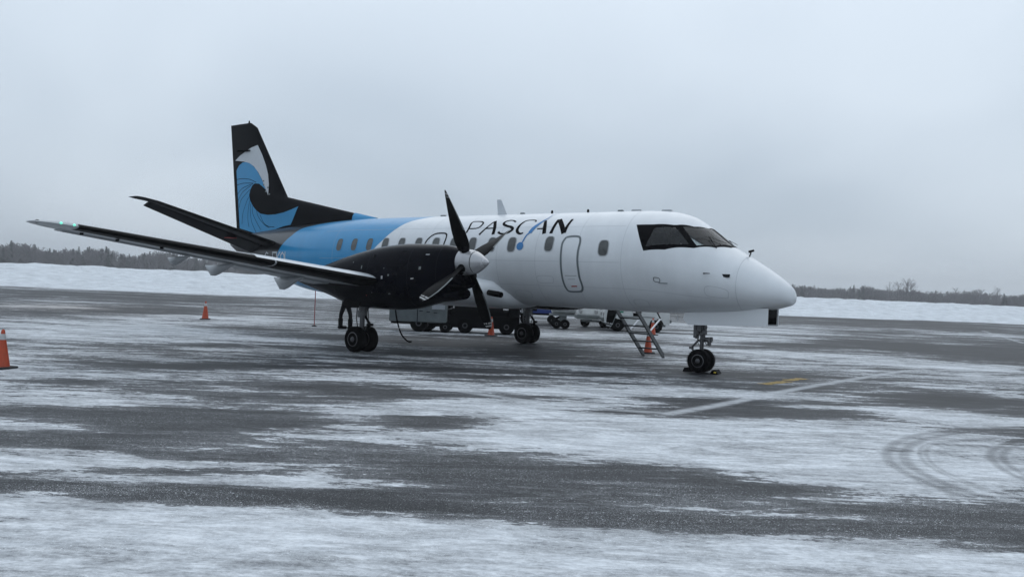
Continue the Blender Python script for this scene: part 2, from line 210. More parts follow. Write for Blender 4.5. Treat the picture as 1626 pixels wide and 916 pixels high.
PATCH = [(48.36,-12.49,-4.915,-8.92,-8.295,4.515,-0.7),(25.41,3.7,-1.19,-1.385,-2.03,0.865,-0.6),(28.65,-2.19,-1.565,-2.0,-3.325,1.85,-0.45),(47.11,-4.46,-1.005,-1.665,-3.47,1.405,-0.4),(40.61,-12.76,-1.545,-2.52,-4.295,2.755,-0.4),(18.54,4.51,-2.38,-2.55,-3.21,1.645,0.8),(21.43,-2.91,-1.665,-1.98,-2.34,1.72,0.6),(31.77,0.74,-1.485,-1.92,-2.375,1.025,0.5),(15.65,7.7,-1.215,-1.225,-2.32,1.0,0.7),(30.91,-11.07,-1.505,-2.135,-2.915,2.23,-0.3),(15.18,0.74,-1.41,-1.51,-2.14,1.665,-0.6),(10.92,1.11,-1.66,-1.705,-1.675,1.6,-0.2),(12.75,5.62,-1.245,-1.245,-0.655,0.405,-0.1),(9.4,8.96,-1.635,-1.53,-0.615,0.325,-0.7),(7.93,7.95,-1.485,-1.385,-0.55,0.365,-0.7),(10.97,8.39,-1.585,-1.515,-0.495,0.255,0.4),(11.19,9.74,-0.66,-0.625,-0.595,0.25,0.5),(7.07,11.05,-0.535,-0.48,-0.55,0.255,-0.6),(8.82,11.03,-0.36,-0.33,-0.34,0.14,0.4),(5.73,11.5,-0.915,-0.81,-0.56,0.265,0.7),(5.12,8.69,-1.225,-1.105,-0.68,0.52,-0.9),(3.41,7.9,-0.71,-0.635,-0.305,0.3,-1.1),(3.52,8.86,-0.735,-0.65,-0.43,0.385,-0.9),(7.21,10.11,-1.425,-1.295,-0.3,0.155,0.4),(4.11,10.92,-1.78,-1.55,-0.18,0.11,0.8),(3.32,11.49,-0.76,-0.655,-0.575,0.345,-1.5),(2.64,10.85,-0.33,-0.285,-0.32,0.235,-1.0),(1.25,9.41,-0.545,-0.475,-0.37,0.4,-1.6),(2.59,9.19,-0.69,-0.605,-0.36,0.34,0.9),(5.0,12.51,-0.435,-0.38,-0.465,0.19,-0.6),(2.7,10.34,-0.52,-0.45,-0.225,0.18,-0.2),(2.28,9.8,-0.235,-0.205,-0.365,0.33,0.6),(2.69,12.82,-1.07,-0.905,-0.27,0.135,-0.7),(0.59,10.98,-1.26,-1.07,-0.325,0.305,-0.7),(2.03,13.31,-0.76,-0.635,-0.425,0.2,0.8),(0.87,12.48,-0.935,-0.78,-0.19,0.13,0.45),(1.12,13.05,-0.49,-0.405,-0.125,0.07,-0.5),(-0.17,12.22,-0.565,-0.47,-0.2,0.175,0.55),(0.74,13.1,-0.625,-0.52,-0.135,0.08,0.4),(0.45,12.46,-0.25,-0.205,-0.08,0.055,-0.3),(-1.27,10.33,-1.925,-1.61,-0.385,0.595,-1.0),(-3.18,9.82,-1.595,-1.325,-0.24,0.715,-1.1),(-4.59,9.45,-0.63,-0.515,-0.07,0.56,-1.1),(0.51,13.4,-1.19,-0.98,-0.19,0.105,-1.0),(-0.76,12.54,-0.965,-0.79,-0.16,0.15,-1.1),(-2.04,11.67,-0.96,-0.79,-0.115,0.17,-1.0),(-3.13,11.04,-1.095,-0.895,-0.095,0.225,-1.1),(1.4,13.9,-0.305,-0.245,-0.12,0.055,-0.6),(-1.92,10.84,-0.575,-0.475,-0.155,0.265,0.5),(-0.86,11.65,-0.325,-0.275,-0.12,0.13,0.25),(-3.61,9.67,-0.58,-0.48,-0.075,0.265,0.25),(-0.71,14.29,-1.305,-1.055,-0.655,0.345,1.5),(-2.21,13.15,-1.47,-1.19,-0.45,0.5,1.6),(-3.72,12.0,-1.195,-0.96,-0.185,0.49,1.7),(-4.9,10.79,-0.635,-0.51,-0.04,0.4,1.5),(0.75,14.17,-0.41,-0.34,-0.2,0.085,0.9),(-0.35,13.51,-0.88,-0.72,-0.19,0.12,0.8),(-2.32,12.17,-0.875,-0.715,-0.13,0.19,0.5),(-2.36,12.22,-0.17,-0.135,-0.05,0.07,-0.7),(0.31,14.59,-0.185,-0.15,-0.225,0.085,-0.4),(-4.04,11.13,-0.66,-0.535,-0.04,0.14,0.3),(-0.76,8.18,-1.38,-1.19,-0.595,1.08,1.5),(-2.71,7.35,-1.44,-1.23,-0.48,1.625,1.6),(-3.86,7.28,-0.94,-0.795,-0.34,1.93,1.5),(1.13,7.47,-1.125,-0.995,-0.415,0.585,0.9),(2.11,7.8,-0.61,-0.54,-0.325,0.385,0.6),(-1.75,5.55,-0.8,-0.705,-0.19,0.575,0.6),(-2.89,3.25,-1.34,-1.19,-0.15,0.76,0.9),(-3.99,2.78,-0.585,-0.515,-0.085,0.77,0.7),(-0.16,8.9,-0.615,-0.525,-0.325,0.48,0.7),(1.7,4.82,-0.96,-0.875,-0.225,0.38,0.5),(0.11,6.61,-0.405,-0.36,-0.15,0.265,-0.9),(-0.57,6.61,-0.325,-0.285,-0.1,0.205,-0.8),(0.67,6.87,-0.34,-0.3,-0.165,0.26,-0.6),(-0.28,4.92,-0.815,-0.725,-0.3,0.68,-1.4),(-1.31,4.79,-0.93,-0.825,-0.21,0.59,-1.6),(-2.2,4.12,-0.87,-0.765,-0.11,0.415,-1.2),(-1.29,3.24,-0.71,-0.64,-0.155,0.495,-0.6),(-0.4,8.3,-0.345,-0.3,-0.14,0.23,-0.7),(-0.88,7.78,-0.355,-0.305,-0.065,0.125,-0.6),(-1.53,7.0,-0.27,-0.235,-0.055,0.14,-1.1),(-2.28,5.06,-0.545,-0.475,-0.08,0.3,-0.6),(-3.22,0.89,-1.275,-1.15,-0.15,1.015,-1.6),(-3.98,1.87,-0.545,-0.485,-0.07,0.695,-1.2),(-2.74,-0.3,-0.73,-0.675,-0.115,0.71,-0.9),(-2.24,0.95,-0.96,-0.875,-0.11,0.525,-0.6),(-3.03,-5.92,-0.94,-0.905,-0.18,1.62,0.3),(-1.38,-0.4,-0.865,-0.8,-0.15,0.63,-0.4),(6.92,2.99,-2.85,-2.765,-2.135,2.375,-0.42),(3.19,2.83,-2.425,-2.28,-1.18,1.895,-0.42),(5.66,5.82,-1.72,-1.61,-0.235,0.23,0.35),(4.86,2.9,-1.555,-1.485,-0.24,0.33,0.35),(2.36,2.52,-1.48,-1.385,-0.23,0.42,0.4),(7.61,0.81,-1.355,-1.35,-0.37,0.445,0.3),(2.1,-2.72,-1.045,-1.02,-0.275,0.71,0.35),(1.87,-21.17,-2.395,-2.735,-0.345,1.785,0.5),(2.17,-12.6,-1.45,-1.55,-0.295,1.115,0.4),(4.86,4.92,-1.06,-0.99,-0.295,0.34,-0.7),(8.48,2.61,-1.285,-1.265,-0.62,0.635,-0.5),(5.93,5.2,-0.805,-0.76,-0.42,0.425,-0.4),(4.91,-0.82,-1.255,-1.235,-0.48,0.81,-0.4),(6.59,-5.15,-1.365,-1.425,-0.815,1.48,0.5),(0.76,0.02,-1.1,-1.035,-0.585,1.575,-0.35),(11.07,-1.63,-2.215,-2.335,-1.485,1.655,-0.4),(6.9,-0.66,-0.825,-0.825,-0.48,0.675,-0.6),(1.45,4.18,-1.645,-1.505,-0.225,0.405,0.3),(4.43,-5.76,-0.81,-0.83,-0.865,1.965,-0.2),(8.8,-1.2,-1.24,-1.275,-0.445,0.56,-0.7),(10.3,1.25,-0.935,-0.95,-0.63,0.62,-0.4),(4.81,6.34,-0.98,-0.905,-0.34,0.345,0.6),(2.76,6.07,-1.39,-1.265,-0.255,0.33,0.6),(0.71,5.91,-0.87,-0.775,-0.21,0.37,0.8),(8.19,-19.83,-2.24,-2.675,-3.425,9.16,0.9),(1.63,-9.12,-2.445,-2.525,-0.73,2.655,0.8),(0.67,-18.47,-4.26,-4.715,-1.1,6.26,-1.1),(4.51,-13.15,-1.345,-1.475,-0.54,1.62,-1.3),(2.97,-18.45,-1.705,-1.92,-1.035,4.28,-0.6),(-1.43,-8.27,-1.995,-1.99,-0.25,1.53,0.7),(5.45,-50.41,-7.405,-10.72,-1.515,9.275,-0.7),(14.7,-60.47,-9.475,-15.95,-2.735,10.445,-0.8),(10.85,-35.63,-3.28,-4.53,-1.93,6.18,0.5),(1.29,-36.8,-2.705,-3.45,-0.725,5.715,0.4),(-1.92,-16.1,-1.015,-1.075,-0.23,2.115,-0.5),(3.24,-28.21,-1.635,-1.995,-0.82,4.205,0.2),(15.65,-35.23,-2.185,-3.16,-1.56,3.83,-0.4),(14.51,-23.69,-2.715,-3.56,-2.02,4.08,0.4),(6.72,-11.5,-0.99,-1.09,-0.66,1.53,0.5),(0.06,-3.42,-1.37,-1.32,-0.245,0.89,-0.3),(-2.83,-3.46,-1.28,-1.21,-0.13,0.98,0.5)]  # one dark entry paints the main gear's shadow by thinning the snow
TRACKS = [([(-4.31,3.14),(-3.76,4.11),(-3.45,4.98),(-3.33,5.9),(-3.39,6.75),(-3.56,7.39),(-3.85,7.91),(-4.26,8.38),(-4.63,8.61)],0.3),([(-4.37,3.89),(-4.0,4.8),(-3.63,5.61),(-3.58,6.2),(-3.74,6.96),(-4.01,7.54),(-4.42,8.05),(-4.74,8.26)],0.12),([(-4.49,5.16),(-4.08,5.4),(-3.66,5.77)],0.16),([(-4.43,4.5),(-4.31,5.13),(-4.28,5.84),(-4.39,6.46),(-4.59,6.99),(-4.86,7.39)],0.22),([(-1.55,-3.6),(-0.87,1.15),(-0.32,1.62)],0.02)]
LINES = [([(-0.3,6.26),(-0.42,4.52),(-0.46,2.03),(-0.63,-0.93),(-1.0,-5.71)],0.2),([(6.44,6.29),(4.54,6.61),(2.66,6.85),(1.08,6.73),(-0.25,6.25)],0.22),([(6.61,1.06),(4.51,1.5),(2.77,1.51),(1.18,0.67),(0.23,0.39)],0.07),([(15.16,4.14),(11.7,4.58),(10.18,4.63)],0.12),([(2.67,-47.68),(-1.41,-29.23)],0.2)]
YELLOW = [([(0.22,1.09),(0.08,0.07)],0.3),([(0.16,-0.11),(0.05,-0.88)],0.3)]
# ---------------- ground ----------------
def ground_mat():
    m=bpy.data.materials.new('frosty_asphalt'); m.use_nodes=True; nt=m.node_tree; N=nt.nodes; L=nt.links; b=N['Principled BSDF']
    def mth(op,a,b_=None,c=None):
        n=N.new('ShaderNodeMath'); n.operation=op
        for i,v in enumerate((a,b_,c)):
            if v is None: continue
            if isinstance(v,(int,float)): n.inputs[i].default_value=v
            else: L.new(v,n.inputs[i])
        return n.outputs[0]
    g=N.new('ShaderNodeNewGeometry')
    def nz(scale,rot,loc,det=6,rough=.55,s=1,dist=0):
        mp=N.new('ShaderNodeMapping'); mp.vector_type='POINT'; mp.inputs['Rotation'].default_value=(0,0,rot); mp.inputs['Scale'].default_value=scale; mp.inputs['Location'].default_value=loc
        vr=N.new('ShaderNodeVectorRotate'); vr.rotation_type='Z_AXIS'; vr.inputs['Angle'].default_value=-rot; L.new(g.outputs['Position'],vr.inputs['Vector'])
        mp.inputs['Rotation'].default_value=(0,0,0); L.new(vr.outputs[0],mp.inputs[0])
        n=N.new('ShaderNodeTexNoise'); n.inputs['Scale'].default_value=s; n.inputs['Detail'].default_value=det; n.inputs['Roughness'].default_value=rough; n.inputs['Distortion'].default_value=dist
        L.new(mp.outputs[0],n.inputs['Vector']); return n.outputs['Fac']
    wind=math.atan2(RGT.y,RGT.x)-R(4)
    big=nz((.10,.42,1),wind,(3,1,0),4,.55,1,.6)
    mid=nz((.35,2.0,1),wind+R(6),(9,4,0),8,.68,1,.7)
    huge=nz((.045,.16,1),wind-R(3),(1,6,0),8,.66,1,.8)
    cross=nz((.22,.9,1),wind+R(22),(4,9,0),6,.6,1,.9)
    fine=nz((3.2,9,1),wind,(1,8,0),6,.7,1)
    grain=nz((16,26,1),wind,(0,0,0),5,.75,1)
    grain2=nz((5.5,11,1),wind+R(5),(3,3,0),4,.7,1)
    patch=nz((1.1,1.6,1),wind,(5,2,0),7,.6,1,.4)
    at=N.new('ShaderNodeAttribute'); at.attribute_name='snow'
    def add_(v,n,amp,mid_=.5): return mth('ADD',v,mth('MULTIPLY',mth('SUBTRACT',n,mid_),amp))
    def ridge(n,k): return mth('MAXIMUM',mth('SUBTRACT',1.0,mth('MULTIPLY',mth('ABSOLUTE',mth('SUBTRACT',n,.5)),k)),0.0)
    s=add_(at.outputs['Fac'],big,2.6); s=add_(s,huge,2.8); s=add_(s,cross,1.6); s=add_(s,mid,2.7); s=add_(s,fine,1.3)
    fil=nz((.16,1.1,1),wind+R(9),(7,3,0),4,.6,1,1.2); fil2=nz((.5,2.6,1),wind-R(14),(2,5,0),4,.6,1,1.0)
    s=mth('ADD',s,mth('MULTIPLY',ridge(fil,22),.34)); s=mth('ADD',s,mth('MULTIPLY',ridge(fil2,18),.16)); s=mth('SUBTRACT',s,.09)
    hair=nz((.9,9,1),wind+R(3),(6,1,0),6,.75,1,.6)
    s=add_(s,hair,1.1); s2=add_(add_(s,grain,1.3),grain2,.9)
    def sstep(v,a,b_):
        r=N.new('ShaderNodeMapRange'); r.interpolation_type='SMOOTHSTEP'; r.inputs['From Min'].default_value=a; r.inputs['From Max'].default_value=b_; L.new(v,r.inputs['Value']); return r.outputs[0]
    film=mth('MULTIPLY',sstep(s2,-.7,.15),.13)      # thin dusting
    mott=nz((.9,2.4,1),wind,(11,2,0),8,.72,1,.6)
    thick=mth('ADD',.255,mth('MULTIPLY',sstep(mott,.38,.60),.30))
    thick=mth('ADD',thick,mth('MULTIPLY',sstep(s2,.25,1.2),.16))
    thick=add_(add_(thick,grain,.9),grain2,.5)
    thick=add_(thick,patch,.30)
    thick=add_(thick,hair,.7)
    pack=sstep(s2,.02,.17)                         # packed snow
    cov=mth('MINIMUM',mth('ADD',film,mth('MULTIPLY',pack,thick)),1.0)
    tr=N.new('ShaderNodeAttribute'); tr.attribute_name='track'; ln=N.new('ShaderNodeAttribute'); ln.attribute_name='line'
    cov=mth('MULTIPLY',cov,mth('SUBTRACT',1.0,mth('MULTIPLY',tr.outputs['Fac'],sstep(grain,.15,.7))))
    cov=mth('MAXIMUM',cov,mth('MULTIPLY',ln.outputs['Fac'],sstep(fine,.25,.5)))
    # frost grains in clumps
    fro=N.new('ShaderNodeAttribute'); fro.attribute_name='frost'; clump=sstep(mid,.36,.62)
    def grains(sc,th,rad):
        vo=N.new('ShaderNodeTexVoronoi'); vo.inputs['Scale'].default_value=sc; L.new(g.outputs['Position'],vo.inputs['Vector'])
        gr=N.new('ShaderNodeSeparateColor'); L.new(vo.outputs['Color'],gr.inputs[0])
        return mth('MULTIPLY',mth('MULTIPLY',mth('GREATER_THAN',gr.outputs[0],th),mth('LESS_THAN',vo.outputs['Distance'],rad)),mth('MULTIPLY_ADD',gr.outputs[1],.8,.2))
    fl=mth('MAXIMUM',grains(60,.90,.36),mth('MAXIMUM',mth('MULTIPLY',grains(120,.78,.42),.8),mth('MULTIPLY',grains(240,.6,.5),.5)))
    flk=mth('MULTIPLY',fl,mth('MULTIPLY',fro.outputs['Fac'],mth('MULTIPLY_ADD',clump,.9,.3)))
    cov2=mth('MINIMUM',mth('ADD',cov,mth('MULTIPLY',flk,mth('SUBTRACT',1.0,cov))),1.0)
    asp=N.new('ShaderNodeValToRGB'); asp.color_ramp.elements[0].position=.3; asp.color_ramp.elements[0].color=(.010,.011,.012,1); asp.color_ramp.elements[1].position=.7; asp.color_ramp.elements[1].color=(.029,.030,.034,1); L.new(patch,asp.inputs[0])
    snc=N.new('ShaderNodeValToRGB'); snc.color_ramp.elements[0].position=.3; snc.color_ramp.elements[0].color=(.615,.64,.67,1); snc.color_ramp.elements[1].position=.75; snc.color_ramp.elements[1].color=(.87,.89,.91,1); L.new(fine,snc.inputs[0])
    mx=N.new('ShaderNodeMixRGB'); L.new(cov2,mx.inputs[0]); L.new(asp.outputs[0],mx.inputs[1]); L.new(snc.outputs[0],mx.inputs[2]); 
    brn=N.new('ShaderNodeAttribute'); brn.attribute_name='grit'
    mb=N.new('ShaderNodeMixRGB'); mb.blend_type='MULTIPLY'; L.new(brn.outputs['Fac'],mb.inputs[0]); L.new(mx.outputs[0],mb.inputs[1]); mb.inputs[2].default_value=(.62,.50,.42,1)
    L.new(mb.outputs[0],b.inputs['Base Color'])
    rr=N.new('ShaderNodeMapRange'); rr.inputs['To Min'].default_value=.55; rr.inputs['To Max'].default_value=.9; L.new(cov,rr.inputs['Value']); L.new(rr.outputs[0],b.inputs['Roughness'])
    b.inputs['Specular IOR Level'].default_value=.12
    hh=mth('ADD',mth('MULTIPLY',cov2,.6),mth('MULTIPLY',grain,.35))
    bp=N.new('ShaderNodeBump'); bp.inputs['Strength'].default_value=.5; bp.inputs['Distance'].default_value=.012; L.new(hh,bp.inputs['Height']); L.new(bp.outputs[0],b.inputs['Normal'])
    return m
def seg_dist(X,Y,pts):
    d=np.full(X.shape,1e9)
    for (x0,y0),(x1,y1) in zip(pts[:-1],pts[1:]):
        dx,dy=x1-x0,y1-y0; t=np.clip(((X-x0)*dx+(Y-y0)*dy)/(dx*dx+dy*dy),0,1)
        d=np.minimum(d,np.hypot(X-x0-t*dx,Y-y0-t*dy))
    return d
def smooth_line(p,n=6):
    o=[]
    for i in range(len(p)-1):
        a=p[max(i-1,0)];b=p[i];c=p[i+1];d=p[min(i+2,len(p)-1)]
        for k in range(n):
            t=k/n; o.append(tuple(.5*(2*b[j]+(c[j]-a[j])*t+(2*a[j]-5*b[j]+4*c[j]-d[j])*t*t+(-a[j]+3*b[j]-3*c[j]+d[j])*t**3) for j in range(len(b))))
    o.append(tuple(p[-1])); return o
def build_ground():
    # polar sheet, dense in the part of the apron in front of the viewpoint
    az0=math.atan2(FWD.y,FWD.x)
    ang=np.concatenate([np.linspace(-PI,-R(48),60,endpoint=False),np.linspace(-R(48),R(48),820),np.linspace(R(48),PI,61)[1:-1]])+az0
    rad=np.concatenate([np.linspace(.4,2.2,6),np.exp(np.linspace(math.log(2.4),math.log(110),520)),[150,220,400,800,1500,1850]])
    A,Q=np.meshgrid(ang,rad); X=CAM.x+Q*np.cos(A); Y=CAM.y+Q*np.sin(A); n=len(ang); m=len(rad)
    s=np.full(X.shape,-.02)
    for cx,cy,ax,ay,bx,by,v in PATCH:
        det=ax*by-ay*bx
        if abs(det)<1e-6: continue
        u=((X-cx)*by-(Y-cy)*bx)/det; w_=((Y-cy)*ax-(X-cx)*ay)/det
        s+=v*.66*np.exp(-np.clip(u*u+w_*w_,0,40)**1.3*.8)
    d0=np.hypot(X-CAM.x,Y-CAM.y); s-=.20*np.clip((d0-22)/15,0,1)
    s=np.clip(s,-1.05,.9)
    fr=np.zeros(X.shape)
    d=np.hypot(X-CAM.x,Y-CAM.y); fr=np.clip((17-d)/8,0,1)
    trk=np.zeros(X.shape); lin=np.zeros(X.shape)
    for i,(pts,wd) in enumerate(TRACKS):
        dd=seg_dist(X,Y,smooth_line(pts)); k=np.exp(-(dd/(wd*.5))**8); k*=.62 if i!=1 else .45; k*=1-.6*np.exp(-(dd/(wd*.13))**4); trk=np.maximum(trk,k)
        s+=.10*np.exp(-((dd-wd*.8)/(wd*.3))**2)
    for i,(pts,wd) in enumerate(LINES):
        dd=seg_dist(X,Y,smooth_line(pts)); k=np.exp(-(dd/(wd*.6))**4)*(.52,.42,.26,.4,.4)[i]; lin=np.maximum(lin,k)
    grit=np.zeros(X.shape)
    for gx,gy,rx,v in ((30.5,-.5,5,.55),):
        grit+=v*np.exp(-(((X-gx)**2+(Y-gy)**2)/rx**2))
    for pts,wd in YELLOW: pass
    v=np.stack([X,Y,np.zeros_like(X)],-1).reshape(-1,3); v=np.vstack([v,[[CAM.x,CAM.y,0]]])
    i=np.arange(m-1)[:,None]*n; j=np.arange(n)[None,:]; k=(j+1)%n
    F=np.stack([i+j,i+n+j,i+n+k,i+k],-1).reshape(-1,4)
    me=bpy.data.meshes.new('ground'); me.vertices.add(len(v)); me.vertices.foreach_set('co',v.ravel())
    nq=len(F); c=len(v)-1; tri=np.stack([np.full(n,c),np.arange(n),(np.arange(n)+1)%n],-1)
    me.loops.add(nq*4+n*3); me.polygons.add(nq+n)
    me.loops.foreach_set('vertex_index',np.concatenate([F.ravel(),tri.ravel()]).astype(np.int32))
    st=np.concatenate([np.arange(nq)*4,nq*4+np.arange(n)*3]).astype(np.int32); me.polygons.foreach_set('loop_start',st)
    me.update(calc_edges=True); me.validate()
    for nm,arr in (('snow',s),('frost',fr),('grit',grit),('track',trk),('line',lin)):
        at=me.attributes.new(nm,'FLOAT','POINT'); at.data.foreach_set('value',np.append(arr.ravel(),arr[0,0]).astype(np.float32))
    me.materials.append(ground_mat())
    if me.polygons[1000].normal.z<0: me.flip_normals()
    o=bpy.data.objects.new('apron_ground',me); COL.objects.link(o); o['kind']='structure'
    o['label']='frosty asphalt apron streaked with blown snow'; return o
build_ground()
YM=M['worn']
for k,(pts,wd) in enumerate(YELLOW):
    mb=MB(); p=smooth_line(pts,8); d=Vector((p[-1][0]-p[0][0],p[-1][1]-p[0][1],0)).normalized(); q=Vector((-d.y,d.x,0)); random.seed(k)
    a=[Vector((x,y,.004))+q*(wd/2*random.uniform(.5,1)) for x,y in p]; b=[Vector((x,y,.004))-q*(wd/2*random.uniform(.5,1)) for x,y in p]
    mb.add(a+b,[(i,i+1,len(a)+i+1,len(a)+i) for i in range(len(a)-1)])
    o=obj('painted_marking',mb,YM,smooth=0,kind='structure')
# snow field beyond the apron edge, banked up by ploughs
def snow_mat():
    m=mat('field_snow',(.70,.73,.76),.9,noise_amt=.16,nscale=.9,bump=0,stretch=(1,1,1)); nt=m.node_tree
    n=nt.nodes.new('ShaderNodeTexNoise'); n.inputs['Scale'].default_value=1.3; n.inputs['Detail'].default_value=8; n.inputs['Roughness'].default_value=.65
    g=nt.nodes.new('ShaderNodeNewGeometry'); nt.links.new(g.outputs['Position'],n.inputs['Vector'])
    bp=nt.nodes.new('ShaderNodeBump'); bp.inputs['Strength'].default_value=.9; bp.inputs['Distance'].default_value=.6; nt.links.new(n.outputs['Fac'],bp.inputs['Height']); nt.links.new(bp.outputs[0],nt.nodes['Principled BSDF'].inputs['Normal'])
    return m
def build_field():
    Ax,Ay=66.5,-10.9; dx,dy=-.691,-.723; nx,ny=.723,-.691
    T=np.concatenate([[-1100,-600,-400],np.linspace(-250,300,560),[450,700,1100]]); S=np.concatenate([np.linspace(-4,44,110),np.exp(np.linspace(math.log(45),math.log(1100),30))])
    V=[]; 
    for s in S:
        for t in T:
            wob=2.5*noise.noise(Vector((t*.03,0,3)))+1.0*noise.noise(Vector((t*.12,0,7)))
            e=s+wob; k=min(max((e+1)/26,0),1); k=k*k*(3-2*k)
            top=1.75+.12*noise.noise(Vector((t*.02,s*.02,1)))+.22*max(0,noise.noise(Vector((t*.09,s*.07,21))))+.10*noise.noise(Vector((t*.4,s*.3,31)))+(.12 if t<30 else 0)
            z=-.06+k*top+min(max(e/3,0),1)*(.26*noise.noise(Vector((t*.22,s*.3,2)))+.10*noise.noise(Vector((t*.8,s*.8,9)))+.06*noise.noise(Vector((t*1.7,s*1.7,5))))+ (0.22 if 1<e<4 else 0)*max(0,noise.noise(Vector((t*.08,0,11))))
            if s>45: z+=-.1-.002*(s-45)
            V.append((Ax+dx*t+nx*s,Ay+dy*t+ny*s,z))
    n=len(T); F=[(i*n+j,i*n+j+1,(i+1)*n+j+1,(i+1)*n+j) for i in range(len(S)-1) for j in range(n-1)]
    mb=MB(); mb.v=V; mb.f=F; mb.m=[0]*len(F)
    o=obj('snow_field',mb,snow_mat(),smooth=180,kind='structure'); o['label']='snow covered field banked up beyond the apron edge'
build_field()
# ---------------- far wood ----------------
bark=mat('winter_bark',(.10,.092,.096),.9,noise_amt=.25,nscale=.3); bark2=mat('winter_twigs',(.135,.124,.132),.9,noise_amt=.2,nscale=.2); fir=mat('dark_conifer',(.058,.068,.068),.9,noise_amt=.3,nscale=.4)
def sliver(mb,a,b,w,mt=0):
    a=Vector(a);b=Vector(b); t=(b-a).normalized(); s=t.cross(Vector((0,0,1)) if abs(t.z)<.95 else Vector((1,0,0))).normalized(); q=t.cross(s)
    v=[a+s*w,a-s*w*.5+q*w*.87,a-s*w*.5-q*w*.87,b]; mb.add(v,[(0,1,3),(1,2,3),(2,0,3)],mt)
def bare(seed,h=10,tw=1.0,dens=1.0):
    rg=random.Random(seed); tr=MB(); cr=MB(); p=Vector((0,0,-.5)); pts=[p]; 
    for i in range(5): pts.append(pts[-1]+Vector((rg.uniform(-.25,.25),rg.uniform(-.25,.25),h*.17)))
    tr.tube(pts,[.16*h/10,.14*h/10,.12*h/10,.1*h/10,.07*h/10,.03],5)
    nb=int(20*dens)
    for i in range(nb):
        u=rg.uniform(.22,.95); k=u*5; j=min(int(k),4); a=pts[j].lerp(pts[j+1],k-j); az=rg.uniform(0,2*PI); ln=h*(.42-.25*u)*rg.uniform(.7,1.15); up=rg.uniform(.9,1.6)
        e=a+Vector((math.cos(az),math.sin(az),up)).normalized()*ln; sliver(cr,a,e,.045*h/10*(1.4-u)*tw)
        for q in range(5):
            s=rg.uniform(.25,1); c=a.lerp(e,s); az2=az+rg.uniform(-1.2,1.2); l2=ln*rg.uniform(.25,.5)
            sliver(cr,c,c+Vector((math.cos(az2),math.sin(az2),rg.uniform(.3,1.8))).normalized()*l2,.034*tw)
    return tr,cr
def spruce(seed,h=11):
    rg=random.Random(seed); tr=MB(); cr=MB(); tr.tube([(0,0,-.5),(0,0,h*.97)],[.16,.02],5)
    nl=int(h*2.2)
    for i in range(nl):
        z=h*(.12+.86*i/nl); r=(1-i/nl)**.85*h*.17+.12
        for k in range(9):
            az=rg.uniform(0,2*PI); rr=r*rg.uniform(.6,1.15); c=Vector((math.cos(az)*rr,math.sin(az)*rr,z-rr*.25*rg.uniform(.5,1.5))); s=Vector((-math.sin(az),math.cos(az),0))*(.16+rr*.3)
            cr.add([Vector((0,0,z)),c+s,c-s,Vector((0,0,z-.5))+c*.0],[(0,1,2),(3,2,1)])
    return tr,cr
def at(az,d): # az: degrees right of the viewing direction, d metres
    a=math.atan2(FWD.y,FWD.x)-R(az); return CAM.x+math.cos(a)*d,CAM.y+math.sin(a)*d
VB=[bare(k,10,3.6,1.1) for k in range(7)]+[spruce(50+k,10) for k in range(4)]
def wood():
    rg=np.random.default_rng(5); tv=[];tf=[];tm=[];off=0
    arr=[]
    for tr,cr in VB:
        v=np.array(tr.v+cr.v); nt=len(tr.v); f=[q for q in tr.f]+[tuple(i+nt for i in q) for q in cr.f]; arr.append((v,f,len(tr.f)))
    for k in range(3900):
        az=rg.uniform(-50,50); right=1/(1+math.exp(-az/6)); u=813+1307*math.tan(R(az)); d=(440+60*right)+abs(rg.normal(0,1))*30
        j=rg.integers(0,7) if rg.random()<(.95 if right>.5 else .84) else rg.integers(7,11)
        hh=(10.8*(1-right)+8.8*right)*(1+.14*noise.noise(Vector((az*.5,0,0)))*2+.10*noise.noise(Vector((az*3,0,0))))
        v,f,ntr=arr[j]; sc=hh/10*rg.uniform(.8,1.08)*1.08
        if j>=7: sc*=1.04
        a=rg.uniform(0,6.28); c,s=math.cos(a),math.sin(a); x,y=at(az,d); V=np.empty_like(v); V[:,0]=(v[:,0]*c-v[:,1]*s)*sc+x; V[:,1]=(v[:,0]*s+v[:,1]*c)*sc+y; V[:,2]=v[:,2]*sc
        tv.append(V); tf+=[tuple(i+off for i in q) for q in f]; off+=len(v); tm+=[0]*ntr+[2 if j>=7 else 1]*(len(f)-ntr)
    mb=MB(); mb.v=[tuple(p) for p in np.vstack(tv)]; mb.f=tf; mb.m=tm
    o=obj('distant_wood',mb,[bark,bark2,fir],smooth=0,kind='stuff',fix=False); tag(o,'grey winter wood of bare trees and firs along the horizon','wood')
wood()
def tree(az,d,kind,h,label,seed,group):
    x,y=at(az,d); tr,cr=(bare(seed,h,2.0,1.5) if kind=='bare_tree' else spruce(seed,h)); t=thing(kind,label,'tree',(x,y,0),group)
    obj('trunk',tr,bark,t,smooth=0,local=True,fix=False); obj('crown',cr,bark2 if kind=='bare_tree' else fir,t,smooth=0,local=True,fix=False)
pa=lambda u: math.degrees(math.atan((u-813)/1307))
for i,(u,h,lb) in enumerate([(1413,14.5,'tall bare tree leftmost of the clump above the right-hand wood'),(1426,15.5,'bare tree second from left in the tall clump above the right-hand wood'),(1434,14.5,'bare tree in the middle of the tall clump above the right-hand wood'),(1440,17.5,'tallest bare tree in the clump above the right-hand wood'),(1447,16.8,'tall bare tree rightmost of the clump above the right-hand wood'),(1517,12.3,'slender bare tree standing alone above the wood right of the tall clump'),(1548,12.2,'spreading bare tree between the slender one and the bushy one at far right'),(1557,12.0,'forked bare tree just left of the bushy tree at far right'),(1582,13.2,'bushy bare tree above the wood near the right edge of the photo')]):
    tree(pa(u),470,'bare_tree',h*.93,lb,100+i,'bare trees rising above the right-hand wood')
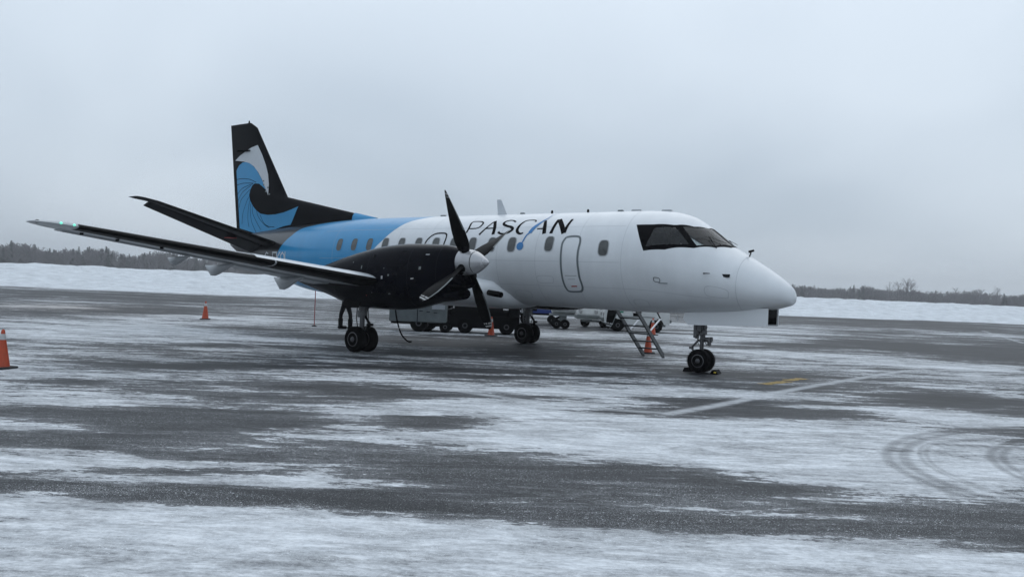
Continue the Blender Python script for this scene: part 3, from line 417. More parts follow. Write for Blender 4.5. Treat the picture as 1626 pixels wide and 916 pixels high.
for i,(u,h,lb) in enumerate([(15,13.5,'tall pointed fir at the far left end of the wood'),(115,11.6,'pointed fir above the wood below the outer wing tip'),(158,12.2,'dark pointed fir above the wood, the most distinct one under the wing'),(228,11.4,'fir above the wood just left of the dip under the wing'),(280,11.6,'fir above the wood just left of the wing flap fairings'),(52,11.4,'small fir between the leftmost tall fir and the wing tip')]):
    tree(pa(u),445,'fir_tree',h,lb,200+i,'firs rising above the left-hand wood')
# ---------------- aircraft ----------------
AIR=thing('turboprop_airliner','white and blue twin-propeller airliner with black tail, parked on the snowy apron','airliner',(9,0,0))
def livery_mat():
    m=bpy.data.materials.new('fuselage_livery'); m.use_nodes=True; nt=m.node_tree; N=nt.nodes; L=nt.links; b=N['Principled BSDF']
    b.inputs['Roughness'].default_value=.33; b.inputs['Coat Weight'].default_value=.3; b.inputs['Coat Roughness'].default_value=.14
    g=N.new('ShaderNodeNewGeometry'); sp=N.new('ShaderNodeSeparateXYZ'); L.new(g.outputs['Position'],sp.inputs[0])
    def edge(pts):  # pts = (z, x) boundary; returns 1 where x is aft of it
        z0,z1=pts[0][0],pts[-1][0]; x0=min(p[1] for p in pts); x1=max(p[1] for p in pts)
        mr=N.new('ShaderNodeMapRange'); mr.inputs['From Min'].default_value=z0; mr.inputs['From Max'].default_value=z1; L.new(sp.outputs[2],mr.inputs['Value'])
        c=N.new('ShaderNodeFloatCurve'); cv=c.mapping.curves[0]
        P=[((z-z0)/(z1-z0),(x-x0)/(x1-x0)) for z,x in pts]
        cv.points[0].location=P[0]; cv.points[1].location=P[-1]
        for q in P[1:-1]: cv.points.new(*q)
        c.mapping.update(); L.new(mr.outputs[0],c.inputs['Value'])
        m1=N.new('ShaderNodeMath'); m1.operation='MULTIPLY_ADD'; L.new(c.outputs[0],m1.inputs[0]); m1.inputs[1].default_value=x1-x0; m1.inputs[2].default_value=x0
        m2=N.new('ShaderNodeMath'); m2.operation='SUBTRACT'; L.new(sp.outputs[0],m2.inputs[0]); L.new(m1.outputs[0],m2.inputs[1])
        m3=N.new('ShaderNodeMapRange'); m3.inputs['From Min'].default_value=-.006; m3.inputs['From Max'].default_value=.006; L.new(m2.outputs[0],m3.inputs['Value']); return m3.outputs[0]
    def P(lst): return sorted([(fus(x,R(t))[2],x) for x,t in lst])
    bw=edge([(1.2,12.6),(1.7,11.95),(2.2,11.45)]+P(BLUEWHITE)+[(3.56,9.7)])
    bb=edge([(1.2,16.6),(1.9,16.2)]+P(BLACKBLUE)[:]+[(3.5,13.0)])
    m1=N.new('ShaderNodeMixRGB'); L.new(bw,m1.inputs[0]); m1.inputs[1].default_value=(.66,.68,.70,1); m1.inputs[2].default_value=(.005,.23,.48,1)
    m2=N.new('ShaderNodeMixRGB'); L.new(bb,m2.inputs[0]); L.new(m1.outputs[0],m2.inputs[1]); m2.inputs[2].default_value=(.005,.005,.007,1)
    # grime on the belly and faint mottling
    n=N.new('ShaderNodeTexNoise'); n.inputs['Scale'].default_value=2.2; n.inputs['Detail'].default_value=6; mp=N.new('ShaderNodeMapping'); mp.inputs['Scale'].default_value=(1.6,1,.45); L.new(g.outputs['Position'],mp.inputs[0]); L.new(mp.outputs[0],n.inputs['Vector'])
    dr=N.new('ShaderNodeMapRange'); dr.inputs['From Min'].default_value=.35; dr.inputs['From Max'].default_value=.75; dr.inputs['To Min'].default_value=1; dr.inputs['To Max'].default_value=.92; L.new(n.outputs['Fac'],dr.inputs['Value'])
    m3=N.new('ShaderNodeMixRGB'); m3.blend_type='MULTIPLY'; m3.inputs[0].default_value=1; L.new(m2.outputs[0],m3.inputs[1]); L.new(dr.outputs[0],m3.inputs[2]); L.new(m3.outputs[0],b.inputs['Base Color'])
    bp=N.new('ShaderNodeBump'); bp.inputs['Strength'].default_value=.3; bp.inputs['Distance'].default_value=.02
    n2=N.new('ShaderNodeTexNoise'); n2.inputs['Scale'].default_value=3; n2.inputs['Detail'].default_value=1; L.new(g.outputs['Position'],n2.inputs['Vector']); L.new(n2.outputs['Fac'],bp.inputs['Height']); L.new(bp.outputs[0],b.inputs['Normal'])
    return m
LIV=livery_mat()
def fn(x,th):
    e=1e-3; a=Vector(fus(x+e,th))-Vector(fus(max(x-e,0),th)); b=Vector(fus(x,th+e))-Vector(fus(x,th-e)); n=b.cross(a).normalized()
    c=Vector((0,math.cos(th),math.sin(th)))
    return n if n.dot(c)>0 else -n
def fp(x,thd,off=.003): return Vector(fus(x,R(thd)))+fn(x,R(thd))*off
def poly_in(x,y,P):
    c=False;j=len(P)-1
    for i in range(len(P)):
        if (P[i][1]>y)!=(P[j][1]>y) and x<(P[j][0]-P[i][0])*(y-P[i][1])/(P[j][1]-P[i][1])+P[i][0]: c=not c
        j=i
    return c
def poly_d(x,y,P):
    return min(math.dist((x,y),(P[i-1][0]+(P[i][0]-P[i-1][0])*t,P[i-1][1]+(P[i][1]-P[i-1][1])*t)) for i in range(len(P)) for t in [max(0,min(1,((x-P[i-1][0])*(P[i][0]-P[i-1][0])+(y-P[i-1][1])*(P[i][1]-P[i-1][1]))/((P[i][0]-P[i-1][0])**2+(P[i][1]-P[i-1][1])**2+1e-12)))])
def densify(P,n=6): return [(P[i][0]+(P[(i+1)%len(P)][0]-P[i][0])*k/n,P[i][1]+(P[(i+1)%len(P)][1]-P[i][1])*k/n) for i in range(len(P)) for k in range(n)]
def build_fuselage():
    K=60.0
    xs=[0,.008,.03,.07,.12,.18,.26,.35,.45,.55,.66,.78,.9,1.0,1.1]+[1.2+.06*i for i in range(37)]; i0=xs.index(1.2); i1=len(xs)-1
    while xs[-1]<17: xs.append(xs[-1]+.25)
    xs+=[17.5,18,18.5,19,19.25,19.5]; nth=180; mb=MB()
    V=[]
    for x in xs:
        for k in range(nth): V.append(fus(x,R(2*k)))
    j0,j1=2,88   # theta 4..176 deg handled separately between i0 and i1
    F=[]
    for i in range(len(xs)-1):
        for k in range(nth):
            if i0<=i<i1 and j0<=k<j1: continue
            k2=(k+1)%nth; F.append((i*nth+k,i*nth+k2,(i+1)*nth+k2,(i+1)*nth+k))
    F.append(tuple((len(xs)-1)*nth+k for k in range(nth)))
    mb.add(V,F,0)
    mir=lambda L:[(x,180-t) for x,t in L]
    topS=[(3.26,42.1),(2.863,44.3),(2.44,49.6),(2.38,51),(2.069,62),(1.88,80)]; botS=[(2.929,10.8),(2.452,16.6),(1.88,31.8),(1.523,51),(1.33,75)]
    outer=topS+mir(topS)[::-1]+mir(botS)+botS[::-1]
    P1=[(2.80,39.6),(2.37,46.5),(1.985,33.6),(2.219,26.4),(2.573,20.5),(2.90,15.6),(2.84,27)]
    P2=[(2.235,51.5),(2.01,63),(1.83,85.5),(1.37,85.5),(1.545,53),(1.845,37),(2.03,43.5)]
    rings=[outer,P1,P2,mir(P1),mir(P2)]; rings=[[(x,t/K) for x,t in densify(r,8)] for r in rings]
    pts=[];edges=[]
    for r in rings:
        b=len(pts); pts+=r; edges+=[(b+i,b+(i+1)%len(r)) for i in range(len(r))]
    border=[]
    for i in range(i0,i1+1):
        for k in range(j0,j1+1):
            p=(xs[i],2*k/K); edge_=i in(i0,i1) or k in (j0,j1)
            if edge_ or min(poly_d(*p,r[::4]) for r in rings)>.018: pts.append(p)
    vo,eo,fo,_,_,_=delaunay_2d_cdt([Vector(p) for p in pts],edges,[],0,1e-5)
    V2=[fus(p[0],R(p[1]*K)) for p in vo]; mats=[];F2=[];PF={1:[],2:[],3:[],4:[]}
    for f in fo:
        cx=sum(vo[i][0] for i in f)/3; cy=sum(vo[i][1] for i in f)/3; k=0
        for q in (1,2,3,4):
            if poly_in(cx,cy,rings[q]): k=q
        if k: PF[k].append(tuple(f)); continue
        F2.append(tuple(f)); mats.append(1 if poly_in(cx,cy,rings[0]) else 0)
    b=len(mb.v); mb.v+=V2; mb.f+=[tuple(i+b for i in f) for f in F2]; mb.m+=mats
    o=obj('fuselage',mb,[LIV,M['ink']],AIR,smooth=0,fix=False)
    bm=bmesh.new(); bm.from_mesh(o.data); bmesh.ops.remove_doubles(bm,verts=bm.verts,dist=2e-4); bmesh.ops.recalc_face_normals(bm,faces=bm.faces); bm.to_mesh(o.data); bm.free()
    o.data.polygons.foreach_set('use_smooth',[True]*len(o.data.polygons))
    for q in PF:
        g=MB(); used=sorted({i for f in PF[q] for i in f}); mp={a:i for i,a in enumerate(used)}
        g.add([Vector(V2[i]) for i in used],[tuple(mp[i] for i in f) for f in PF[q]]); obj('cockpit_window',g,M['glass'],AIR,smooth=180,label='flat dark side pane of the cockpit' if q in(1,3) else 'windscreen pane one can see through')
    return o
FUSO=build_fuselage()
# cockpit interior
g=MB(); g.box((2.3,0,2.1),(2.4,1.7,.06)); K_=32; g.loft([[Vector(fus(x,2*PI*k/K_))*1.0+(Vector((x,0,2.3))-Vector(fus(x,2*PI*k/K_)))*.03 for k in range(K_)] for x in (3.38,3.42)]); obj('cockpit_bulkhead',g,M['dgrey'],AIR,smooth=0)
g=MB(); g.loft([[(1.48,y,2.05),(1.5,y,2.56),(1.62,y,2.63),(1.95,y,2.60),(1.98,y,2.5),(1.98,y,2.05)] for y in (-.5,-.25,0,.25,.5)]); obj('instrument_panel',g,M['dark'],AIR)
for y in (.45,-.45):
    g=MB(); g.box((2.75,y,2.35),(.45,.46,.12),bev=.03); g.box((2.98,y,2.7),(.14,.46,.7),bev=.04); g.box((3.0,y,3.12),(.1,.26,.2),bev=.03); obj('cockpit_seat',g,M['dark'],AIR)
g=MB(); g.tube([(2.25,-.02,3.28),(1.55,-.02,2.7)],.02);  obj('overhead_panel',g,M['dark'],AIR)
# decals on the fuselage skin
WK=1.0
def stroke(mb,st,off=.003,closed=False,side=1,n=6,mt=0):
    p=smooth_line([tuple(q) for q in (list(st)+[st[0]] if closed else st)],n)
    xy=[fp(q[0],q[1],off) for q in p]; L_=[];R_=[]
    for i,q in enumerate(p):
        t=(xy[min(i+1,len(xy)-1)]-xy[max(i-1,0)]).normalized(); nn=fn(q[0],R(q[1])); s=t.cross(nn).normalized(); w_=q[2]/2*WK
        L_.append(xy[i]+s*w_); R_.append(xy[i]-s*w_)
    k=len(xy); mb.add(L_+R_,[(i,i+1,k+i+1,k+i) for i in range(k-1)],mt)
# push the flat strip edges back on to the curved skin
def reproject(mb,off):
    for i,p in enumerate(mb.v):
        x,y,z=p; zm=FZ(x); hh=(FT(x)-zm) if z>zm else (zm-FB(x)); th=math.atan2((z-zm)/hh,y/FW(x)); mb.v[i]=tuple(Vector(fus(x,th))+fn(x,th)*off)
WK=1.55
for side in (1,-1):
    for nm,lst in LETTERS.items():
        g=MB()
        for k,st in enumerate(lst):
            h=MB(); stroke(h,st); reproject(h,.0035+.0012*k); g.add(h.v,h.f)
        if side<0: g.mirror()
        obj('lettering',g,M['ink'],AIR,smooth=0,fix=True,label='black slanted capital letter '+nm[0]+(' on the right side' if side>0 else ' on the left side'))
    g=MB()
    for st in SWOOSH:
        h=MB(); stroke(h,st); reproject(h,.009); g.add(h.v,h.f)
    c=BALL; h=MB(); pc=fp(c[0],c[1]); n_=fn(c[0],R(c[1])); a=n_.cross(Vector((0,0,1))).normalized(); b=n_.cross(a)
    v=[pc]+[pc+(a*math.cos(2*PI*k/20)+b*math.sin(2*PI*k/20))*.1 for k in range(20)]; h.add(v,[(0,1+k,1+(k+1)%20) for k in range(20)]); reproject(h,.010); g.add(h.v,h.f)
    if side<0: g.mirror()
    obj('swoosh_emblem',g,M['blue2'],AIR,smooth=0,label='blue comet swoosh crossing the lettering')
WK=1.0
# registration
def glyphs(txt,x0,z0,h,adv,th=.045):
    G={'C':[[(.6,.9),(.3,1),(0,.75),(0,.25),(.3,0),(.6,.1)]],'-':[[(.1,.5),(.5,.5)]],'F':[[(0,0),(0,1),(.6,1)],[(0,.52),(.5,.52)]],'K':[[(0,0),(0,1)],[(.6,1),(.05,.5),(.6,0)]],'Q':[[(.3,0),(0,.25),(0,.75),(.3,1),(.6,.75),(.6,.25),(.3,0)],[(.35,.3),(.65,-.05)]],'L':[[(0,1),(0,0),(.55,0)]]}
    x=x0
    for ch in txt:
        o=MB()
        for k,s in enumerate(G[ch]):
            for (a,b),(c,d) in zip(s[:-1],s[1:]):
                P0=Vector((x-a*h,0,z0+b*h)); P1=Vector((x-c*h,0,z0+d*h)); t=(P1-P0).normalized(); q=Vector((-t.z,0,t.x))*th/2; P0-=t*th/2; P1+=t*th/2; N_=4
                v=[P0.lerp(P1,i/N_)+q for i in range(N_+1)]+[P0.lerp(P1,i/N_)-q for i in range(N_+1)]
                for p in v:
                    zm=FZ(p.x); hh=(FT(p.x)-zm) if p.z>zm else (zm-FB(p.x)); sn=max(-1,min(1,(p.z-zm)/hh)); tt=math.asin(sn); p.y=FW(p.x)*math.cos(tt)+.004+.0015*k
                o.add(v,[(i,i+1,N_+2+i,N_+1+i) for i in range(N_)])
        x-=adv; obj('registration_letter',o,M['finwhite'],AIR,smooth=0,label='white registration mark '+('dash' if ch=='-' else 'letter '+ch))
glyphs('C-FKQL',16.75,2.10,.36,.27)
# cabin windows
def window(x,th,w,h,side,frame=M['grey']):
    pc=fp(x,th); n_=fn(x,R(th)); up=Vector((0,0,1)); a=Vector((1,0,0)); b=(up-n_*up.dot(n_)).normalized(); K=28
    def ring(s,off,ww=w,hh=h):
        o=[]
        for k in range(K):
            t=2*PI*k/K; c,s_=math.cos(t),math.sin(t); e=.62; px=math.copysign(abs(c)**e,c)*(ww/2+s); pz=math.copysign(abs(s_)**e,s_)*(hh/2+s); o.append(pc+a*px+b*pz)
        m=MB(); m.v=[tuple(p) for p in o]; reproject(m,off); return [Vector(p) for p in m.v]
    g=MB(); g.loft([ring(.022,.0),ring(.020,.007),ring(.002,.007),ring(0,.0015)],caps=False)
    p=MB(); r=ring(.001,.003); p.add([pc+n_*.0035]+r,[(0,1+k,1+(k+1)%K) for k in range(K)])
    if side<0: g.mirror(); p.mirror()
    f=obj('window',g,frame,AIR,smooth=50); obj('pane',p,M['pane'],f,smooth=0)
for side in (1,-1):
    for k in range(11): window(6.478+.616*k,15.6,.225,.36,side,frame=M['blue'] if k>7 else M['grey'])
    window(5.39,16.6,.225,.36,side)
    if side>0: window(3.915,11.8,.24,.35,side)
# service door on the right, emergency exit outline, left doors
def outline(name,pts,wd,mt,side=1,label=None,closed=True,off=.006,parent=AIR):
    h=MB(); stroke(h,[(a,b,wd) for a,b in pts],closed=closed); reproject(h,off)
    if side<0: h.mirror()
    return obj(name,h,mt,parent,smooth=0,label=label)
dpts=[(x,t) for x,t,_ in DOOR]
def skinpatch(name,pts,off,mt,side=1,parent=AIR,label=None):
    K=60.; P=[(x,t/K) for x,t in densify(pts,3)]; b=list(P); x0=min(p[0] for p in P);x1=max(p[0] for p in P);y0=min(p[1] for p in P);y1=max(p[1] for p in P)
    x=x0
    while x<x1:
        y=y0
        while y<y1:
            if poly_in(x,y,P) and poly_d(x,y,P)>.015: b.append((x,y))
            y+=.05
        x+=.08
    vo,eo,fo,_,_,_=delaunay_2d_cdt([Vector(p) for p in b],[(i,(i+1)%len(P)) for i in range(len(P))],[],1,1e-5)
    g=MB(); g.add([fp(p[0],p[1]*K,off) for p in vo],[tuple(f) for f in fo])
    if side<0: g.mirror()
    return obj(name,g,mt,parent,smooth=180,label=label)
D_=skinpatch('service_door',dpts,.0035,M['white'],label='narrow service door outlined in grey')
outline('door_seal',dpts,.052,M['rubberline'],parent=D_,off=.0065)
for k,st in enumerate(PLACARD):
    h=MB(); stroke(h,[(a,b,w_*(.9 if k==0 else .45)) for a,b,w_ in st]); reproject(h,.0075); obj('placard',h,M['red'] if k==0 else M['rubberline'],D_,smooth=0)
ex=[(9.33,5),(9.33,13),(9.29,20),(9.2,26.5),(9.08,30.5),(8.95,31.8),(8.75,31.6),(8.66,29),(8.64,22),(8.66,14),(8.66,5)]
for s in (1,-1): outline('emergency_exit',ex,.04,M['ink'],side=s,label='black outlined emergency exit over the wing')
outline('passenger_door',[(3.6,27),(3.6,-38),(4.35,-38),(4.35,27)],.04,M['rubberline'],side=-1,label='front passenger door outline on the left side')
outline('cargo_door',[(13.2,26),(13.2,-22),(14.5,-22),(14.5,26)],.03,M['ink'],side=-1,label='rear baggage door outline on the left side')
# skin lap joints and panel lines
for x in (.98,3.45,4.6,5.75,6.9,8.05,9.2,10.35,12.9):
    h=MB(); stroke(h,[(x,t,.006 if x>1 else .007) for t in range(-84,100,8)],n=3); reproject(h,.0012); h2=MB(); h2.v=list(h.v); h2.f=list(h.f); h2.m=list(h.m); h2.mirror(); h.add(h2.v,h2.f); obj('skin_joint',h,M['seam'],AIR,smooth=0)
for t in (-34,-4,40):
    h=MB(); stroke(h,[(x*.5,t,.006) for x in range(7 if t>-20 else 3,28)],n=2); reproject(h,.0012); obj('skin_joint',h,M['seam'],AIR,smooth=0)
# small fittings
for x0,x1,t0,t1 in ((1.15,1.55,-30,-14),(3.0,3.3,-62,-50),(6.1,6.5,-55,-44),(5.3,5.7,-30,-22)):
    outline('access_panel',[(x0,t0),(x0,t1),(x1,t1),(x1,t0)],.008,M['seam'],off=.0016)
outline('static_port_panel',[(2.67,-16.5),(2.67,-21),(2.55,-21),(2.55,-16.5)],.012,M['ink'],label='small open-looking hatch below the cockpit')
g=MB(); g.box(tuple(fp(2.47,-21.5,.01)),(.2,.02,.015)); obj('door_handle',g,M['rubberline'],AIR)
for x,t in ((1.594,4.5),(1.5,2)):
    g=MB(); p=fp(x,t,0); n_=fn(x,R(t)); q=p+n_*.07; g.tube([p,q,q+Vector((-.14,0,0))],[.012,.012,.008],8); obj('pitot_tube',g,M['dark'],AIR)
    break
g=MB(); p=fp(1.0,88,0); g.tube([p,p+Vector((-.03,0,.09))],.014,8); g.tube([p+Vector((.02,0,.10)),p+Vector((-.09,0,.13))],.024,8); obj('nose_probe',g,M['ink'],AIR)
for t in (50,130):
    g=MB(); a=fp(1.50,t,.02); b=fp(1.72,t+(8 if t<90 else -8),.045); g.tube([a,b],.010,6); g.tube([fp(1.43,72 if t<90 else 108,.05),b,fp(1.9,t-4 if t<90 else t+4,.02)],.005,6); obj('windscreen_wiper',g,M['ink'],AIR)
# roof aerials
def blade_aerial(x,h,c0,c1,sw,mt,name='blade_aerial'):
    z=FT(x)-.02; g=MB(); g.loft([[(x+dx*c+o_,y,zz) for dx,y in ((0,0),(.3,t),(1,0),(.3,-t))] for zz,c,o_,t in ((z,c0,0,.02),(z+.04,c0*.72,sw*.12+.03,.016),(z+h,c1,sw,.008))]); obj(name,g,mt,AIR,smooth=30)
blade_aerial(7.45,.42,.42,.14,.27,M['finwhite'])
for x,y in ((6.02,.12),(4.98,.12)):
    g=MB(); z=FT(x)-.01; g.lathe((x,y,z-.02),(0,0,1),[(0,.03),(.05,.03),(.08,.028),(.1,.01)],10); obj('beacon_stub',g,M['ink'],AIR)
for x,l in ((4.15,.16),(3.72,.3),(2.95,.3),(9.7,.2),(7.0,.14)):
    g=MB(); g.loft([[(x-l/2,-.04,FT(x)-.02),(x+l/2,-.04,FT(x)-.02),(x+l/2,.04,FT(x)-.02),(x-l/2,.04,FT(x)-.02)],[(x-l*.3,-.02,FT(x)+.045),(x+l*.45,-.02,FT(x)+.045),(x+l*.45,.02,FT(x)+.045),(x-l*.3,.02,FT(x)+.045)]]); obj('roof_aerial',g,M['grey'] if l>.2 else M['rubberline'],AIR)
g=MB(); g.lathe((2.55,.1,1.2),(0,.2,-1),[(0,.015),(.1,.015)],8); obj('drain_mast',g,M['alu'],AIR)
# ---- lifting surfaces ----
def airfoil(c,t,n=12,camber=.02):
    xs=[.5*(1-math.cos(PI*i/n)) for i in range(n+1)]
    yt=lambda x:5*t*(.2969*math.sqrt(x)-.126*x-.3516*x*x+.2843*x**3-.1036*x**4)
    cm=lambda x:camber*4*x*(1-x)
    up=[(x*c,(cm(x)+yt(x))*c) for x in xs]; lo=[(x*c,(cm(x)-yt(x))*c) for x in xs[1:-1]]
    return up+lo[::-1]
def section(le,c,t,dirn,tw=0,camber=.02,n=12):
    o=[]
    for a,b in airfoil(c,t,n,camber):
        a2=a*math.cos(tw)+b*math.sin(tw); b2=b*math.cos(tw)-a*math.sin(tw); o.append((le[0]+a2,le[1]+dirn[1]*b2,le[2]+dirn[2]*b2))
    return o
WLE=lambda y:7.69+.105*y
WCH=lambda y:2.75-(2.75-1.02)*y/10.72
WZ=lambda y:1.70+.112*(y-3.9) if y>1.2 else 1.40
def wing(side):
    ys=[.0,1.1,2.2,3.4,4.2,5.5,7,8.5,10,10.35,10.6,10.72]
    def sec(y,grow=0):
        c=WCH(y); t=.155-.004*y; le=WLE(y)
        if y>10: q=(y-10)/.72; le+=.34*q*q*q; c-=.62*q*q*q; t*=math.sqrt(max(0,1-q*q*.9))
        return section((le-grow,y,WZ(y)),c,t,(0,-.11,.99),R(2.5-.2*y),.022)
    g=MB(); g.loft([sec(y) for y in ys])
    if side<0: g.mirror()
    W_=obj('wing',g,M['grey'],AIR,smooth=40,label='right wing with black de-icing boots and green tip light' if side>0 else 'left wing')
    for a,b in ((3.7,6.45),(6.49,10.2)):       # black rubber de-icing boots on the leading edge
        g=MB(); n=8; rings=[]
        for k in range(n+1):
            y=a+(b-a)*k/n; s=sec(y); c=Vector((WLE(y)+WCH(y)*.3,y,WZ(y)))
            r=s[0:3]; lo=s[-4:]; rr=lo+r; rings.append([tuple(c+(Vector(p)-c)*1.0+(Vector(p)-c).normalized()*.006) for p in rr])
        g.loft(rings,caps=False,closed=False)
        if side<0: g.mirror()
        obj('deicing_boot',g,M['boot'],W_,smooth=60)
    if side>0:      # snow lying on the inboard leading edge
        g=MB(); rings=[]
        for k in range(25):
            y=3.8+(6.9-3.8)*k/24; s=sec(y); c=Vector((WLE(y)+WCH(y)*.3,y,WZ(y))); w3=.006+.006*noise.noise(Vector((y*5,0,0)))
            rings.append([tuple(Vector(p)+(Vector(p)-c).normalized()*(.010+w3)) for p in s[1:6]])
        g.loft(rings,caps=False,closed=False); obj('snow_dusting',g,M['finwhite'],W_,smooth=60)
    g=MB(); g.lathe((WLE(10.35)+.03,10.36,WZ(10.36)+.0),(-1,.9,0),[(-.06,.05),(.02,.05),(.06,.03),(.08,.002)],12,0)
    for yy in (10.3,10.5):
        pass
    if side<0: g.mirror()
    for yy in (10.28,10.46):
        h=MB(); xx=WLE(yy)+(.0 if yy<10.4 else .06); h.lathe((xx-.005,yy,WZ(yy)+.015),(-1,.5,0),[(-.05,.024),(.0,.018),(.018,.012),(.024,.002)],12)
        if side<0: h.mirror()
        obj('navigation_light',h,M['lamp'] if side>0 else M['red'],W_,smooth=60,label='lit green wing tip lamp' if side>0 else 'red wing tip lamp')
    h=MB(); h.tube([(WLE(10.6)+.55,10.62,WZ(10.6)+.02),(WLE(10.6)+.6,10.60,WZ(10.6)+.03),(WLE(10.6)+.72,10.56,WZ(10.6)+.03)],[.035,.02,.005],8); 
    if side<0: h.mirror()
    obj('wing_tip_fairing',h,M['vgrey'],W_)
    # flap gap and aileron line underneath, then hinge fairings
    for nm,a,b,dz,ang in (('flap',3.95,6.6,-.015,6),('aileron',6.7,10.1,0,1)):
        g=MB(); rings=[]
        for y in (a,(a+b)/2,b):
            c=WCH(y); x0=WLE(y)+c*.76; z0=WZ(y)-math.sin(R(2.5-.2*y))*c*.76-.012+dz; tl=c*.27; th=.045
            dx,dzz=math.cos(R(ang)),-math.sin(R(ang))
            rings.append([(x0,y,z0-th),(x0-.03,y,z0),(x0,y,z0+th+.0),(x0+tl*dx,y,z0+tl*dzz+.006),(x0+tl*dx,y,z0+tl*dzz-.006)])
        g.loft(rings)
        if side<0: g.mirror()
        obj(nm,g,M['grey'],W_,smooth=30)
    for y in (4.95,6.72,7.75):
        c=WCH(y); x0=WLE(y)+c*.55; L_=1.15 if y<7 else .85; dep=.30 if y<6 else (.24 if y<7 else .17); zz=WZ(y)-.10; g=MB(); rings=[]
        for u,hh,ww in ((0,.02,.1),(.3,.4,.8),(.55,.85,1),(.68,1,.95),(.8,.96,.7),(1,.1,.2)):
            cx=x0+L_*u; h_=dep*hh; w2=.075*ww; top=zz+.02-(.05*u); rings.append([(cx,y+w2*math.cos(t),top-h_/2+h_/2*math.sin(t)) for t in [2*PI*k/10 for k in range(10)]])
        g.loft(rings)
        if side<0: g.mirror()
        obj('flap_track_fairing',g,M['grey'],W_,smooth=50)
    for y in (8.6,9.4,10.0):
        h=MB(); x=WLE(y)+.35; h.box((x,y,WZ(y)-.08),(.08,.03,.04));
        if side<0: h.mirror()
        obj('vortex_drain',h,M['dark'],W_)
    return W_
W1=wing(1); wing(-1)
# wing root fillets / belly fairing
g=MB(); rings=[]
for x,w_,zt,zb in ((6.55,.15,1.55,1.35),(6.75,.72,1.78,1.2),(7.1,1.16,1.95,1.14),(7.6,1.36,1.98,1.12),(8.5,1.42,1.9,1.12),(10,1.42,1.82,1.12),(11,1.3,1.75,1.14),(11.8,1.0,1.6,1.1),(12.6,.5,1.4,1.2)):
    rings.append([(x,w_*math.copysign(abs(math.cos(t))**.75,math.cos(t)),(zt+zb)/2+(zt-zb)/2*math.copysign(abs(math.sin(t))**.8,math.sin(t))) for t in [2*PI*k/32 for k in range(32)]])
g.loft(rings); obj('wing_root_fairing',g,M['white'],AIR,smooth=60)
for s in (1,-1):
    g=MB(); g.lathe((6.95,1.22*s,1.52),(-1,.12*s,-.1),[(-.1,.07),(.22,.075),(.34,.07),(.35,.055),(.2,.05)],16); obj('air_inlet',g,M['ink'],AIR)
# fin and rudder
FIN=[(16.51,4.29),(18.27,6.69),(18.33,6.76),(18.44,6.82),(18.58,6.85),(19.79,6.9),(19.17,3.0),(15.6,3.0)]
def finxl(z):
    if z>6.69: return 18.27+(z-6.69)*1.9
    if z>=4.29: return 16.51+(z-4.29)*(18.27-16.51)/2.4
    if z>=3.53: return 16.51-(4.29-z)*(16.51-12.29)/.76
    return 12.29
def finth(x,z):
    # half thickness of the fin
    xl=finxl(z); xt=19.17+(z-3)*(.62/3.9); c=xt-xl; u=min(max((x-xl)/c,0),1); t=(.115-.012*max(z-3,0))*min(1,2.6/c)
    return 5*t*(.2969*math.sqrt(u)-.126*u-.3516*u*u+.2843*u**3-.1036*u**4)*c*1.0
g=MB(); rings=[]
for z in (2.9,3.3,3.53,3.66,3.8,3.95,4.1,4.2,4.29,4.5,5,5.7,6.4,6.69,6.78,6.84,6.88):
    xl=finxl(z)
    xt=19.17+(z-3)*(.62/3.9); n=22; us=[.5*(1-math.cos(PI*i/n)) for i in range(n+1)]
    rr=[(xl+(xt-xl)*u,finth(xl+(xt-xl)*u,z)*(.4 if z>6.87 else 1),z) for u in us]; lo=[(a,-b,c) for a,b,c in rr[1:-1]][::-1]; rings.append(rr+lo)
g.loft(rings); FINO=obj('fin',g,M['black'],AIR,smooth=50,label='black fin carrying a blue and grey breaking wave')
h=MB()
for s in (1,-1):
    rg=[]
    for x in (12.32,12.5,12.7,12.9,13.1,13.25):
        zt=3.53+(x-12.29)*.18; rg.append([(x,s*(finth(x,z)+.016),z) for z in (zt+.012,zt-.04,zt-.1,zt-.2,zt-.3)])
    h.loft(rg,caps=False,closed=False)
obj('fin_paint',h,M['blue'],FINO,smooth=60,label='blue front end of the fin fillet')
def finpatch(name,P,off,mt,label=None):
    for s in (1,-1):
        Q=smooth_line(list(P)+[P[0]],1)[:-1]; Q=densify(P,3); b=list(Q); x0=min(p[0] for p in Q);x1=max(p[0] for p in Q);z0=min(p[1] for p in Q);z1=max(p[1] for p in Q)
        x=x0
        while x<x1:
            z=z0
            while z<z1:
                if poly_in(x,z,Q) and poly_d(x,z,Q)>.03: b.append((x,z))
                z+=.14
            x+=.09
        vo,eo,fo,_,_,_=delaunay_2d_cdt([Vector(p) for p in b],[(i,(i+1)%len(Q)) for i in range(len(Q))],[],1,1e-5)
        g=MB(); g.add([(p[0],s*(finth(p[0],p[1])+off),p[1]) for p in vo],[tuple(f) for f in fo]); obj(name,g,mt,FINO,smooth=180,label=label)
def clampx(P): return [(min(x,19.17+(z-3)*(.62/3.9)-.005),z) for x,z in P]
def sm(P,n=3):
    return smooth_line(list(P)+[P[0]],n)[:-1]
finpatch('wave_emblem',clampx(FIN_BLUE),.004,M['blue'],'blue breaking wave'); finpatch('wave_crest',clampx(FIN_WHITE),.005,M['finwhite'],'pale grey wave crest')
